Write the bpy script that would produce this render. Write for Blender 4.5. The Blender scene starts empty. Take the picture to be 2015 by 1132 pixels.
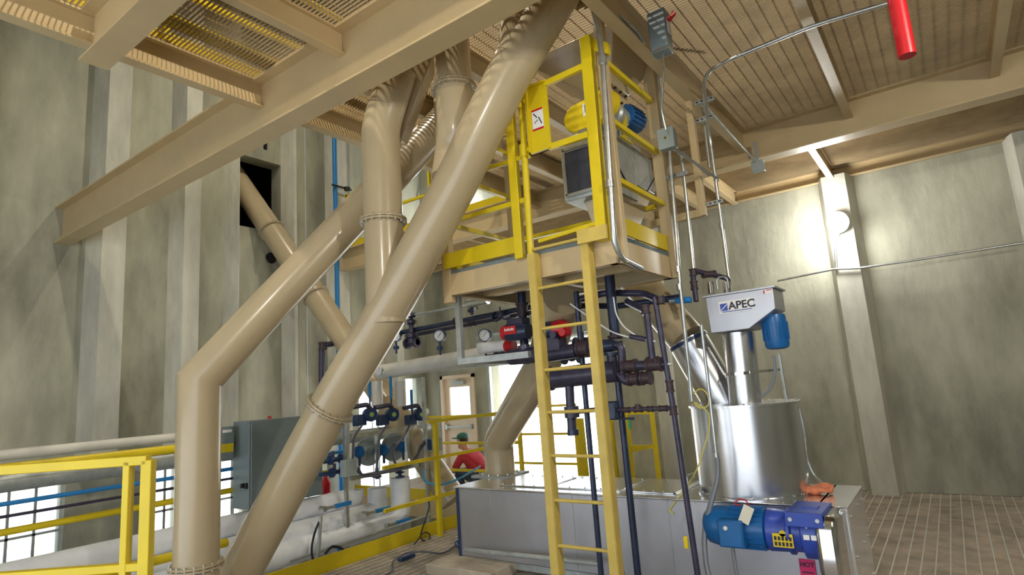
import bpy, bmesh, math, random
from mathutils import Vector, Matrix
random.seed(7)
S = bpy.context.scene
COL = S.collection
V = Vector
# ------------------------------------------------------------------ camera
F, CX, CY, H = 1165.0, 1007.5, 566.0, 1.7
up_c = V((-482, -6866, F)).normalized()
y_c = V((863, (F*F - 482*863)/6866, F)).normalized()
x_c = y_c.cross(up_c)
Mw = Matrix((x_c, y_c, up_c))                      # camera (right, down, forward) -> world
CAM = V((0, 0, H))
def at(px, py, x=None, y=None, z=None, d=None):
    r = Mw @ V((px-CX, py-CY, F))
    if d is not None: t = d/F
    elif x is not None: t = x/r.x
    elif y is not None: t = y/r.y
    else: t = (z-H)/r.z
    return r*t + CAM
cam = bpy.data.objects.new('camera', bpy.data.cameras.new('camera'))
COL.objects.link(cam)
R_ = Mw @ V((1, 0, 0)); U_ = -(Mw @ V((0, 1, 0))); B_ = -(Mw @ V((0, 0, 1)))
mm = Matrix((R_, U_, B_)).transposed().to_4x4(); mm.translation = CAM
cam.matrix_world = mm
cam.data.sensor_width = 36; cam.data.lens = 36*F/2015; cam.data.clip_start = .05; cam.data.clip_end = 300
S.camera = cam
# ------------------------------------------------------------------ world, sun, lights, exposure
w = bpy.data.worlds.new('world'); S.world = w; w.use_nodes = True
bg = w.node_tree.nodes['Background']
bg.inputs[0].default_value = (.86, .93, 1.0, 1); bg.inputs[1].default_value = 2.3
S.view_settings.view_transform = 'Standard'; S.view_settings.look = 'None'
S.view_settings.gamma = 1; S.view_settings.use_curve_mapping = False
S.view_settings.exposure = 0.2
sd = bpy.data.lights.new('sun', 'SUN'); sd.energy = 14; sd.angle = .02; sd.color = (1, .97, .9)
sun = bpy.data.objects.new('sun', sd); COL.objects.link(sun)
sun.rotation_euler = V((.25, -.75, -1.0)).to_track_quat('-Z', 'Y').to_euler()
def lamp(loc, power, size, col=(1, .93, .8), aim=(0, 0, -1), kind='AREA'):
    d = bpy.data.lights.new('lamp', kind); d.energy = power; d.color = col
    if kind == 'AREA': d.shape = 'DISK'; d.size = size
    else: d.shadow_soft_size = size
    o = bpy.data.objects.new('lamp', d); COL.objects.link(o); o.location = loc
    o.rotation_euler = V(aim).to_track_quat('-Z', 'Y').to_euler(); return o

# ------------------------------------------------------------------ materials
def mat(name, col, rough=.5, metal=0, noise=0, scale=6, stretch=(1, 1, 1), bump=0, bscale=40, emit=None, col2=None, alpha=None, trans=0, coat=0):
    m = bpy.data.materials.new(name); m.use_nodes = True
    nt = m.node_tree; b = nt.nodes['Principled BSDF']
    b.inputs['Base Color'].default_value = (*col, 1); b.inputs['Roughness'].default_value = rough
    b.inputs['Metallic'].default_value = metal
    if coat: b.inputs['Coat Weight'].default_value = coat; b.inputs['Coat Roughness'].default_value = .15
    if trans: b.inputs['Transmission Weight'].default_value = trans
    if emit: b.inputs['Emission Color'].default_value = (*emit[:3], 1); b.inputs['Emission Strength'].default_value = emit[3]
    if noise or col2 or bump:
        tc = nt.nodes.new('ShaderNodeTexCoord'); mp = nt.nodes.new('ShaderNodeMapping'); mp.inputs['Scale'].default_value = stretch
        nt.links.new(tc.outputs['Object'], mp.inputs[0])
    if noise or col2:
        n = nt.nodes.new('ShaderNodeTexNoise'); n.inputs['Scale'].default_value = scale; n.inputs['Detail'].default_value = 6; n.inputs['Roughness'].default_value = .62
        nt.links.new(mp.outputs[0], n.inputs['Vector'])
        rp = nt.nodes.new('ShaderNodeValToRGB'); rp.color_ramp.elements[0].position = .32; rp.color_ramp.elements[1].position = .68
        c2 = col2 or tuple(c*(1-noise) for c in col)
        rp.color_ramp.elements[0].color = (*c2, 1); rp.color_ramp.elements[1].color = (*tuple(min(1, c*(1+noise*.5)) for c in col), 1)
        nt.links.new(n.outputs['Fac'], rp.inputs[0]); nt.links.new(rp.outputs[0], b.inputs['Base Color'])
    if bump:
        n2 = nt.nodes.new('ShaderNodeTexNoise'); n2.inputs['Scale'].default_value = bscale; n2.inputs['Detail'].default_value = 4
        nt.links.new(mp.outputs[0], n2.inputs['Vector'])
        bp = nt.nodes.new('ShaderNodeBump'); bp.inputs['Strength'].default_value = bump; bp.inputs['Distance'].default_value = .02
        nt.links.new(n2.outputs['Fac'], bp.inputs['Height']); nt.links.new(bp.outputs[0], b.inputs['Normal'])
    return m
M = {
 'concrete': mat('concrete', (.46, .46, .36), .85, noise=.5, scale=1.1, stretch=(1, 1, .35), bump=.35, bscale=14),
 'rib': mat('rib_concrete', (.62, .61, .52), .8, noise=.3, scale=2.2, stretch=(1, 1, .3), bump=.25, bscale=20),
 'paleconc': mat('pale_concrete', (.62, .64, .66), .8, noise=.18, scale=2, stretch=(1, 1, .5)),
 'beam': mat('cream_beam_paint', (.60, .465, .26), .42, noise=.07, scale=3, bump=.05, bscale=30),
 'duct': mat('tan_duct_paint', (.48, .39, .245), .28, noise=.08, scale=2.5, bump=.03, bscale=18, coat=.3),
 'deck': mat('tan_grating_paint', (.48, .36, .20), .6, noise=.2, scale=3),
 'floorg': mat('brown_grating_paint', (.50, .42, .32), .6, noise=.35, scale=4),
 'rod': mat('bright_rod', (.75, .73, .68), .35, metal=.3),
 'yellow': mat('yellow_paint', (.76, .58, .012), .38, noise=.08, scale=5),
 'yellowd': mat('yellow_plate_paint', (.72, .55, .01), .4, noise=.06, scale=4),
 'ladder': mat('ladder_yellow_paint', (.64, .48, .11), .42, noise=.14, scale=8),
 'galv': mat('galvanised_steel', (.60, .63, .62), .32, metal=.85, noise=.2, scale=14),
 'galvflat': mat('weathered_strut_metal', (.48, .52, .52), .45, metal=.5, noise=.2, scale=14),
 'steel': mat('stainless_steel', (.74, .75, .78), .26, metal=1, noise=.1, scale=3, stretch=(1, 1, .12)),
 'steelpanel': mat('brushed_stainless_panel', (.52, .53, .58), .4, metal=.8, noise=.12, scale=2.2, bump=.06, bscale=6),
 'mirror': mat('mirror_finish_end_panel', (.86, .87, .9), .1, metal=.6, bump=.12, bscale=5),
 'lidsteel': mat('bright_lid_steel', (.85, .86, .88), .2, metal=1, noise=.06, scale=3),
 'chrome': mat('polished_cover_steel', (.75, .75, .76), .12, metal=1),
 'grey': mat('grey_enclosure_paint', (.20, .25, .26), .42, noise=.08, scale=4),
 'greyl': mat('light_grey_box_paint', (.36, .42, .41), .4, noise=.08, scale=6),
 'pipe': mat('hazed_dark_iron_pipe', (.055, .052, .095), .35, noise=.35, scale=12, metal=.2),  # blue tint of the haze is put into this base colour
 'pipeb': mat('blue_black_pipe', (.035, .05, .10), .3, noise=.3, scale=10, metal=.25),
 'rust': mat('brown_cast_fitting', (.055, .034, .045), .5, noise=.4, scale=20),
 'insul': mat('white_pipe_insulation', (.84, .87, .92), .6, noise=.1, scale=4, bump=.15, bscale=10),
 'insulc': mat('cream_pipe_jacket', (.66, .65, .60), .5, noise=.08, scale=4),
 'bluep': mat('blue_pipe_paint', (.02, .22, .58), .35),
 'bluem': mat('blue_motor_paint', (.012, .13, .38), .32, noise=.1, scale=10),
 'blueg': mat('violet_blue_gearbox_paint', (.035, .08, .45), .32, noise=.15, scale=9),
 'navy': mat('navy_paint', (.02, .05, .14), .4, noise=.2, scale=12),
 'red': mat('red_paint', (.55, .012, .02), .35),
 'redlabel': mat('magenta_label', (.75, .02, .16), .5),
 'white': mat('white_plate', (.85, .86, .86), .5),
 'black': mat('black_rubber', (.015, .015, .018), .5),
 'cable': mat('grey_cable', (.10, .10, .14), .45),
 'hose': mat('grey_flex_conduit', (.22, .24, .27), .4, metal=.2),
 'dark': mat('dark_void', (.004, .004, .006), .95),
 'text': mat('black_lettering', (.02, .02, .04), .6),
 'textw': mat('white_lettering', (.9, .9, .9), .6),
 'cream': mat('peach_door_paint', (.80, .66, .50), .5, noise=.05, scale=3),
 'glasslit': mat('frosted_glass', (.9, .95, 1), .25, trans=.9),
 'glassd': mat('dark_window', (.05, .055, .075), .12, noise=.3, scale=5),
 'dial': mat('gauge_face', (.75, .77, .78), .3),
 'bulb': mat('lamp_lens', (1, 1, 1), .3, emit=(1, 1, 1, 60)),
 'orange': mat('orange_rag', (.72, .24, .12), .85, noise=.3, scale=25, bump=.5, bscale=40),
 'pad': mat('concrete_pad', (.55, .48, .38), .85, noise=.2, scale=6),
 'skin': mat('skin', (.55, .28, .19), .55), 'shirt': mat('red_shirt', (.55, .04, .06), .8, noise=.25, scale=9, bump=.4, bscale=14),
 'cap': mat('green_cap', (.02, .12, .09), .6), 'jeans': mat('blue_trousers', (.06, .08, .14), .85, noise=.3, scale=20), 'hair': mat('brown_hair', (.06, .035, .02), .7),
 'ground': mat('sunlit_yard', (.75, .74, .70), .9, noise=.1, scale=.4),
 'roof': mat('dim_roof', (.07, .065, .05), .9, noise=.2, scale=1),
 'tag': mat('paper_tag', (.78, .75, .62), .7),
 'bluehose': mat('blue_air_hose', (.05, .30, .55), .35),
 'yellowcord': mat('yellow_cord', (.75, .66, .12), .5),
}

# ------------------------------------------------------------------ mesh builder
def frame(d):
    d = V(d).normalized(); a = V((0, 0, 1)) if abs(d.z) < .9 else V((1, 0, 0))
    u = d.cross(a).normalized(); return d, u, d.cross(u).normalized()
class MB:
    def __init__(s): s.v = []; s.f = []
    def add(s, vs, fs):
        n = len(s.v); s.v += [V(p) for p in vs]; s.f += [tuple(i+n for i in f) for f in fs]; return s
    def box(s, a, b):
        x0, y0, z0 = [min(a[i], b[i]) for i in range(3)]; x1, y1, z1 = [max(a[i], b[i]) for i in range(3)]
        return s.add([(x0,y0,z0),(x1,y0,z0),(x1,y1,z0),(x0,y1,z0),(x0,y0,z1),(x1,y0,z1),(x1,y1,z1),(x0,y1,z1)],
                     [(3,2,1,0),(4,5,6,7),(0,1,5,4),(1,2,6,5),(2,3,7,6),(3,0,4,7)])
    def cbox(s, c, size, rot=None):
        c = V(c); hx, hy, hz = [q/2 for q in size]; r = rot or Matrix.Identity(3)
        vs = [c + r @ V(p) for p in ((-hx,-hy,-hz),(hx,-hy,-hz),(hx,hy,-hz),(-hx,hy,-hz),(-hx,-hy,hz),(hx,-hy,hz),(hx,hy,hz),(-hx,hy,hz))]
        return s.add(vs, [(3,2,1,0),(4,5,6,7),(0,1,5,4),(1,2,6,5),(2,3,7,6),(3,0,4,7)])
    def bar(s, p0, p1, w, h, up=(0, 0, 1)):          # w across, h along up
        p0, p1 = V(p0), V(p1); d = (p1-p0).normalized(); u = V(up); sd = d.cross(u)
        if sd.length < 1e-4: sd = d.cross(V((1, 0, 0)))
        sd.normalize(); u = sd.cross(d).normalized()
        q = [sd*(a*w/2)+u*(b*h/2) for a, b in ((-1,-1),(1,-1),(1,1),(-1,1))]
        return s.add([p0+x for x in q]+[p1+x for x in q], [(3,2,1,0),(4,5,6,7),(0,1,5,4),(1,2,6,5),(2,3,7,6),(3,0,4,7)])
    def tube(s, pts, r, n=20, bend=0, caps=True, r2=None):
        pts = [V(p) for p in pts]
        if bend and len(pts) > 2:
            out = [pts[0]]
            for i in range(1, len(pts)-1):
                a, b, c = pts[i-1], pts[i], pts[i+1]; d0 = (a-b); d1 = (c-b)
                k = min(bend, d0.length*.48, d1.length*.48); p = b+d0.normalized()*k; q = b+d1.normalized()*k
                for j in range(7):
                    t = j/6; out.append(p*(1-t)**2 + b*2*t*(1-t) + q*t*t)
            pts = out+[pts[-1]]
        dirs = []
        for i in range(len(pts)):
            if i == 0: d = pts[1]-pts[0]
            elif i == len(pts)-1: d = pts[-1]-pts[-2]
            else: d = (pts[i]-pts[i-1]).normalized()+(pts[i+1]-pts[i]).normalized()
            dirs.append(d.normalized())
        seg0 = (pts[1]-pts[0]).normalized(); _, u, _w = frame(dirs[0]); vs = []; m = len(pts)
        for i, (p, d) in enumerate(zip(pts, dirs)):
            u = (u - d*u.dot(d)).normalized(); wv = d.cross(u)
            k = 1; mi = None
            if 0 < i < m-1:
                a = (pts[i]-pts[i-1]).normalized(); c = max(.35, a.dot(d)); k = 1/c
                mi = (pts[i+1]-pts[i]).normalized() - a
            rr = r if r2 is None else r+(r2-r)*i/(m-1)
            for j in range(n):
                t = 2*math.pi*j/n; o = u*math.cos(t)*rr + wv*math.sin(t)*rr
                if mi is not None and mi.length > 1e-4:
                    e = (mi - d*mi.dot(d)).normalized(); o += e*(o.dot(e)*(k-1))
                vs.append(p+o)
        fs = [(i*n+j, i*n+(j+1)%n, (i+1)*n+(j+1)%n, (i+1)*n+j) for i in range(m-1) for j in range(n)]
        if caps: fs += [tuple(range(n-1, -1, -1)), tuple((m-1)*n+j for j in range(n))]
        return s.add(vs, fs)
    def lathe(s, p, axis, prof, n=28, caps=True):    # prof: (distance, radius)
        p = V(p); d, u, wv = frame(axis); vs = []; m = len(prof)
        for h, r in prof:
            for j in range(n):
                t = 2*math.pi*j/n; vs.append(p+d*h+u*math.cos(t)*r+wv*math.sin(t)*r)
        fs = [(i*n+j, i*n+(j+1)%n, (i+1)*n+(j+1)%n, (i+1)*n+j) for i in range(m-1) for j in range(n)]
        if caps: fs += [tuple(range(n-1, -1, -1)), tuple((m-1)*n+j for j in range(n))]
        return s.add(vs, fs)
    def cyl(s, a, b, r, n=20): a, b = V(a), V(b); return s.lathe(a, b-a, [(0, r), ((b-a).length, r)], n)
    def prism(s, poly, ext):
        n = len(poly); poly = [V(p) for p in poly]; e = V(ext)
        return s.add(poly+[p+e for p in poly], [tuple(range(n-1, -1, -1)), tuple(range(n, 2*n))]+[(i, (i+1) % n, n+(i+1) % n, n+i) for i in range(n)])
    def bolts(s, c, axis, R, k, r=.008, l=.02, n=6):
        d, u, wv = frame(axis)
        for j in range(k):
            t = 2*math.pi*j/k; q = V(c)+(u*math.cos(t)+wv*math.sin(t))*R; s.lathe(q-d*l/2, d, [(0, r), (l, r)], n)
        return s
    def ball(s, c, r, n=14, sc=(1, 1, 1)):
        vs = []; m = n//2+1
        for i in range(m):
            a = math.pi*i/(m-1)
            for j in range(n): t = 2*math.pi*j/n; vs.append(V(c)+V((math.sin(a)*math.cos(t)*r*sc[0], math.sin(a)*math.sin(t)*r*sc[1], -math.cos(a)*r*sc[2])))
        return s.add(vs, [(i*n+j, i*n+(j+1)%n, (i+1)*n+(j+1)%n, (i+1)*n+j) for i in range(m-1) for j in range(n)])
WL = {}
def obj(name, mb, m, parent=None, label=None, bevel=0, smooth=35, stuff=False):
    o0 = V(WL[parent.name]) if parent else None
    if o0 is None:
        xs = [[p[i] for p in mb.v] for i in range(3)]
        o0 = V(((min(xs[0])+max(xs[0]))/2, (min(xs[1])+max(xs[1]))/2, min(xs[2])))
    me = bpy.data.meshes.new(name); me.from_pydata([tuple(p-o0) for p in mb.v], [], mb.f)
    bm = bmesh.new(); bm.from_mesh(me); bmesh.ops.remove_doubles(bm, verts=bm.verts, dist=1e-5)
    bmesh.ops.recalc_face_normals(bm, faces=bm.faces); bm.to_mesh(me); bm.free()
    me.validate()
    for p in me.polygons: p.use_smooth = True
    me.set_sharp_from_angle(angle=math.radians(smooth))
    me.materials.append(M[m] if isinstance(m, str) else m)
    o = bpy.data.objects.new(name, me); COL.objects.link(o); WL[o.name] = tuple(o0)
    if parent: o.parent = parent
    else: o.location = o0
    if bevel:
        b = o.modifiers.new('bevel', 'BEVEL'); b.width = bevel; b.segments = 2; b.limit_method = 'ANGLE'
    if label: o['label'] = label
    if stuff: o['kind'] = 'stuff'
    return o
def tag(o, label, cat, group=None):
    o['label'] = label; o['category'] = cat
    if group: o['group'] = group
    return o
def thing(name, label, cat, loc, group=None):
    o = bpy.data.objects.new(name, None); COL.objects.link(o); o.location = loc; o.empty_display_size = .1
    WL[o.name] = tuple(loc); return tag(o, label, cat, group)
def struct(name, mb, m, parent=None, smooth=35, bevel=0):
    o = obj(name, mb, m, parent, smooth=smooth, bevel=bevel)
    if not parent: o['kind'] = 'structure'
    return o
def text(s, size, org, right, upv, m, parent, name='lettering', ext=.002, bold=0):
    cu = bpy.data.curves.new(name, 'FONT'); cu.body = s; cu.size = size; cu.extrude = ext; cu.align_x = 'CENTER'; cu.align_y = 'CENTER'; cu.offset = bold
    t = bpy.data.objects.new('tmp', cu); COL.objects.link(t); bpy.context.view_layer.update()
    me = bpy.data.meshes.new_from_object(t.evaluated_get(bpy.context.evaluated_depsgraph_get()))
    bpy.data.objects.remove(t); r = V(right).normalized(); u = V(upv).normalized(); n = r.cross(u)
    o0 = V(WL[parent.name]); mtx = Matrix((r, u, n)).transposed()
    for v in me.vertices: v.co = mtx @ v.co + V(org) - o0
    me.materials.clear(); me.materials.append(M[m]); o = bpy.data.objects.new(name, me); COL.objects.link(o); o.parent = parent; WL[o.name] = tuple(o0)
    return o

def cable(label, pts, r=.012, m='cable', name='cable'): return tag(obj(name, MB().tube(pts, r, 8, bend=.2), m), label, 'cable')
# ================================================================== SETTING
XL, YB, ZD = -9.3, 9.5, 4.5
XE = -5.4            # edge of the mezzanine floor
# left wall with opening and low daylight windows
oy0, oy1, oz0, oz1 = 5.05, 5.95, 4.72, 6.0
mb = MB()
lowz0 = -.3
wins = [(2.1, 2.9, .95), (3.85, 4.3, .92), (4.75, 5.35, .92), (5.6, 6.85, .95), (7.6, 9.3, 2.05)]
mb.box((XL-.3, -3, -3.2), (XL, YB+.3, lowz0)); yy = -3
for a, b, tz in wins:
    mb.box((XL-.3, yy, lowz0), (XL, a, oz0)); mb.box((XL-.3, a, tz), (XL, b, oz0)); yy = b
mb.box((XL-.3, yy, lowz0), (XL, YB+.3, oz0))
mb.box((XL-.3, -3, oz0), (XL, oy0, oz1)); mb.box((XL-.3, oy1, oz0), (XL, YB+.3, oz1)); mb.box((XL-.3, -3, oz1), (XL, YB+.3, 9))
wl = struct('wall_left', mb, 'concrete')
for i, (a, b, lowz1) in enumerate(wins):
    g = MB().box((XL-.16, a, lowz0), (XL-.14, b, lowz1)); wn = struct('window_%d' % (i+1), g, 'glasslit')
    fr = MB()
    for k in range(1, 3): fr.bar((XL-.13, a+(b-a)*k/3, lowz0), (XL-.13, a+(b-a)*k/3, lowz1), .03, .03, (1, 0, 0))
    fr.bar((XL-.13, a, (lowz0+lowz1)/2), (XL-.13, b, (lowz0+lowz1)/2), .03, .03)
    obj('window_frame', fr, 'galvflat', wn)
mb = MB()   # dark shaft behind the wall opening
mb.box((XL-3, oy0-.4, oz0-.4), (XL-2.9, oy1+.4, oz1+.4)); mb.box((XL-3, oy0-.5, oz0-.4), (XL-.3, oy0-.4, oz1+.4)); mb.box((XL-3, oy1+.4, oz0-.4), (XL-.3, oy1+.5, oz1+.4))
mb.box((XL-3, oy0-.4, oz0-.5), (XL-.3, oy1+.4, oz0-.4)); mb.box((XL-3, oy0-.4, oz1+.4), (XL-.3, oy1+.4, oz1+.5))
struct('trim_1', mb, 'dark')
mb = MB()   # stems of the left wall panels, tapering like precast tees
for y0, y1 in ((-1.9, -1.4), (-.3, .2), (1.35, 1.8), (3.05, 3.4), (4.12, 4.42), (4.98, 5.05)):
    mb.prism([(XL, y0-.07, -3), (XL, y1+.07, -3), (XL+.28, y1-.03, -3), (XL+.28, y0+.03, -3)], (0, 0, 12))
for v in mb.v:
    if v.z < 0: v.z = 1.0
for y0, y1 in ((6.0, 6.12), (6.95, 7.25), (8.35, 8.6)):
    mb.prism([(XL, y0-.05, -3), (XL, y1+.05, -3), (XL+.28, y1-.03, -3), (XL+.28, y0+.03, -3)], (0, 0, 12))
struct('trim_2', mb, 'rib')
mb = MB()   # panel joints
for y0 in (5.1, 6.45, 7.9): mb.box((XL, y0, -3), (XL+.012, y0+.02, 9))
struct('trim_3', mb, 'paleconc')
# back wall with personnel door and large overhead door
dx0, dx1, dz1 = -8.9, -7.95, 2.05
bx0, bx1, bz1 = -7.5, -5.05, 2.45
mb = MB()
mb.box((XL-.3, YB, -3.2), (6, YB+.25, 0)); mb.box((XL-.3, YB, 0), (dx0, YB+.25, bz1)); mb.box((dx0, YB, dz1), (dx1, YB+.25, bz1)); mb.box((dx1, YB, 0), (bx0, YB+.25, bz1))
mb.box((bx1, YB, 0), (6, YB+.25, bz1)); mb.box((XL-.3, YB, bz1), (6, YB+.25, 9))
struct('wall_back', mb, 'concrete')
mb = MB()
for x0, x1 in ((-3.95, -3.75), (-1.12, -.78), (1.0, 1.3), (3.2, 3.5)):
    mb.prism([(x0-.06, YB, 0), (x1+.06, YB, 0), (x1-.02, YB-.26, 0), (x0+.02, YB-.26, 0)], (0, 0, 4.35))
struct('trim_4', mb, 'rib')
mb = MB().box((bx0-.06, YB-.08, 0), (bx0, YB, bz1+.06)).box((bx1, YB-.08, 0), (bx1+.06, YB, bz1+.06)).box((bx0-.06, YB-.08, bz1), (bx1+.06, YB, bz1+.06))
dr = struct('door_2', mb, 'galvflat')
mb = MB().cyl((bx0-.1, YB-.18, bz1+.2), (bx1+.1, YB-.18, bz1+.2), .16)
obj('rolled_curtain', mb, 'galvflat', dr)
# door_1
mb = MB().box((dx0, YB-.04, 0), (dx0+.07, YB+.2, dz1)).box((dx1-.07, YB-.04, 0), (dx1, YB+.2, dz1)).box((dx0, YB-.04, dz1-.07), (dx1, YB+.2, dz1))
d1 = struct('door_1', mb, 'cream')
lx0, lx1 = dx0+.07, dx1-.07
gz0, gz1 = 1.15, 1.8
mb = MB().box((lx0, YB+.03, .01), (lx1, YB+.08, gz0)).box((lx0, YB+.03, gz1), (lx1, YB+.08, dz1-.07)).box((lx0, YB+.03, gz0), (lx0+.12, YB+.08, gz1)).box((lx1-.12, YB+.03, gz0), (lx1, YB+.08, gz1))
obj('door_leaf', mb, 'cream', d1)
obj('door_glass', MB().box((lx0+.12, YB+.05, gz0), (lx1-.12, YB+.06, gz1)), 'glasslit', d1)
obj('panic_bar', MB().cyl((lx0+.06, YB-.05, .98), (lx1-.06, YB-.05, .98), .02).box((lx0+.04, YB-.06, .93), (lx0+.09, YB+.03, 1.03)).box((lx1-.09, YB-.06, .93), (lx1-.04, YB+.03, 1.03)), 'galvflat', d1)
obj('door_closer', MB().box((lx0+.25, YB-.05, 1.85), (lx0+.6, YB+.03, 1.92)).bar((lx0+.3, YB-.04, 1.93), (lx0+.5, YB-.12, 1.95), .02, .015), 'galvflat', d1)
# roof, lower floor, yard
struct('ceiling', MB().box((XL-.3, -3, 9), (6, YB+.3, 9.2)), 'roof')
mb = MB()   # wall behind the viewer with a wide low opening added to admit daylight, and the right wall
mb.box((XL-.3, -3.3, 3.0), (6, -3, 9)); mb.box((XL-.3, -3.3, -3.2), (-7.5, -3, 3.0)); mb.box((3.0, -3.3, -3.2), (6, -3, 3.0)); mb.box((-7.5, -3.3, -3.2), (3.0, -3, -.3))
struct('wall_front', mb, 'concrete')
struct('wall_right', MB().box((6, -3.3, -3.2), (6.3, YB+.3, 9)), 'concrete')
struct('trim_5', MB().box((XL-.3, -3, -3.2), (6, YB+.3, -3)), 'paleconc')
struct('trim_6', MB().box((-60, YB+.26, -.4), (40, 80, -.15)).box((-60, -20, -.4), (XL-.32, YB+.26, -.15)), 'ground')

def grating(bx, by, z, t=.03, pitch=.03, wb=.0045, rod=.1, rodr=.006):
    bars = MB(); rods = MB(); (x0, x1), (y0, y1) = bx, by
    y = y0
    while y <= y1: bars.box((x0, y, z), (x1, y+wb, z+t)); y += pitch
    x = x0+.03
    while x <= x1: rods.box((x, y0, z+t-.008), (x+rodr, y1, z+t)); x += rod
    return bars, rods
# mezzanine floor
b1, r1 = grating((XE, 4.5), (-1, YB), -.03, pitch=.03, wb=.008, rodr=.009)
b2, r2 = grating((XL, XE), (7.4, YB), -.03, wb=.008)
b1.add(b2.v, b2.f); r1.add(r2.v, r2.f)
for v in r1.v: v.z += .002
fl = struct('floor', b1, 'floorg'); obj('cross_rods', r1, 'rod', fl)
mb = MB()
for x in (XE+.02, -4.4, -3.4, -2.4, -1.4, -.4, .6, 1.6, 2.6): mb.box((x-.05, -1, -.26), (x+.05, YB, -.035))
mb.box((XL, 7.3, -.3), (XE, 7.4, -.035))
struct('trim_7', mb, 'beam')
# upper deck
b1, r1 = grating((-4.62, 4.5), (-1, YB), ZD, t=.022, pitch=.032, wb=.0045)
b2, r2 = grating((XL, -4.62), (7.1, YB), ZD, t=.022, pitch=.032, wb=.0045)
b1.add(b2.v, b2.f); r1.add(r2.v, r2.f)
dk = struct('trim_8', b1, 'deck'); obj('cross_rods', r1, 'deck', dk)

# ================================================================== STEEL BEAMS
def ibeam(p0, p1, h, wdt, tf=.018, tw=.014):
    p0, p1 = V(p0), V(p1); z = V((0, 0, 1)); mb = MB()
    mb.bar(p0+z*tf/2, p1+z*tf/2, wdt, tf); mb.bar(p0+z*(h-tf/2), p1+z*(h-tf/2), wdt, tf); mb.bar(p0+z*h/2, p1+z*h/2, tw, h-2*tf)
    return mb
def channel(p0, p1, h, wdt, side=1, t=.014):
    p0, p1 = V(p0), V(p1); z = V((0, 0, 1)); d = (p1-p0).normalized(); sv = d.cross(z)*side; mb = MB()
    mb.bar(p0+z*h/2, p1+z*h/2, t, h); o = sv*wdt/2
    mb.bar(p0+z*t/2+o, p1+z*t/2+o, wdt, t); mb.bar(p0+z*(h-t/2)+o, p1+z*(h-t/2)+o, wdt, t); return mb
def beam(mb, label, name='steel_beam', group=None): return tag(obj(name, mb, 'beam'), label, 'beam', group)
beam(ibeam((XL, 2.71, 4.0), (4.5, 2.71, 4.0), .5, .2), 'deep cream steel beam running across the upper left in front of the round ducts')
beam(ibeam((-4.46, 1.42, 4.1), (4.5, 1.42, 4.1), .4, .18), 'cream steel beam cutting the top left corner, nearest to the viewer')
beam(ibeam((XL, 7.08, 4.1), (4.5, 7.08, 4.1), .4, .2), 'long cream steel beam under the right deck, running behind the suspended platform')
beam(channel((XL, YB-.02, 4.33), (4.5, YB-.02, 4.33), .17, .08, 1), 'cream ledger channel fixed along the top of the right concrete wall')
def ybeams(x, segs, h, wdt, label, top=ZD):
    mb = MB()
    for a, b in segs: q = ibeam((x, a, top-h), (x, b, top-h), h, wdt, .014, .01); mb.add(q.v, q.f)
    beam(mb, label, 'deck_joist')
ybeams(-4.52, [(-.5, 2.7), (2.72, 7.07)], .24, .1, 'cream edge joist along the open shaft beside the left concrete wall')
ybeams(-3.4, [(1.43, 2.7)], .2, .08, 'slim cream joist in front of the deep beam, under the see-through grating')
ybeams(-3.7, [(2.72, 7.07), (7.1, 9.45)], .2, .08, 'slim cream deck joist next to the edge joist, over the bent duct')
ybeams(-2.85, [(2.72, 7.07), (7.1, 9.45)], .2, .08, 'slim cream deck joist passing above the yellow ladder gate')
ybeams(-.48, [(1.43, 2.7), (2.72, 7.07)], .2, .08, 'slim cream deck joist crossing the clear grating at the top right')
ybeams(-.97, [(7.1, 9.45)], .2, .08, 'short cream joist between the rear beam and the wall above the floodlight')
ybeams(-2.35, [(7.1, 9.45)], .2, .08, 'short cream joist behind the hanging strut frame, reaching the back wall')
ybeams(.75, [(1.43, 2.7), (2.72, 7.07)], .2, .08, 'slim cream deck joist rightmost under the deck')
ybeams(-1.58, [(2.72, 7.07)], .26, .1, 'deep cream beam over the right side of the platform, conduits clamped along it')
ybeams(-6.45, [(7.1, 9.45)], .2, .08, 'short cream joist over the peach exit door side of the rear deck')
# ================================================================== PLATFORM
PX0, PX1, PY0, PY1, PZ = -3.34, -1.75, 3.69, 4.72, 2.5
pf = thing('suspended_platform', 'suspended cream steel platform hung from the deck, yellow kick plates around its floor', 'platform', ((PX0+PX1)/2, (PY0+PY1)/2, PZ))
mb = channel((PX0, PY0, PZ), (PX1, PY0, PZ), .18, .06, -1); obj('front_channel', mb, 'beam', pf)
mb = channel((PX0, PY1, PZ), (PX1, PY1, PZ), .18, .06, 1); obj('rear_channel', mb, 'beam', pf)
mb = channel((PX1, PY0, PZ), (PX1, PY1, PZ), .18, .06, -1); obj('side_channel', mb, 'beam', pf)
mb = channel((PX0, PY0, PZ), (PX0, PY1, PZ), .18, .06, 1); obj('side_channel', mb, 'beam', pf)
mb = MB()
mb.bar((PX0, 4.2, PZ+.09), (PX1, 4.2, PZ+.09), .06, .12); mb.bar((-2.5, PY0, PZ+.09), (-2.5, PY1, PZ+.09), .06, .12)
obj('floor_joist', mb, 'beam', pf)
mb = MB(); y = PY0
while y < PY1: mb.box((PX0, y, PZ+.18), (PX1, y+.005, PZ+.21)); y += .03
x = PX0
while x < PX1: mb.box((x, PY0, PZ+.203), (x+.006, PY1, PZ+.21)); x += .1
obj('floor_grating', mb, 'grey', pf)
obj('solid_floor_plate', MB().box((-2.32, PY0+.02, PZ+.212), (PX1, PY1-.02, PZ+.218)).box((PX0, 4.1, PZ+.212), (-2.7, PY1-.02, PZ+.218)), 'grey', pf)
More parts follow.
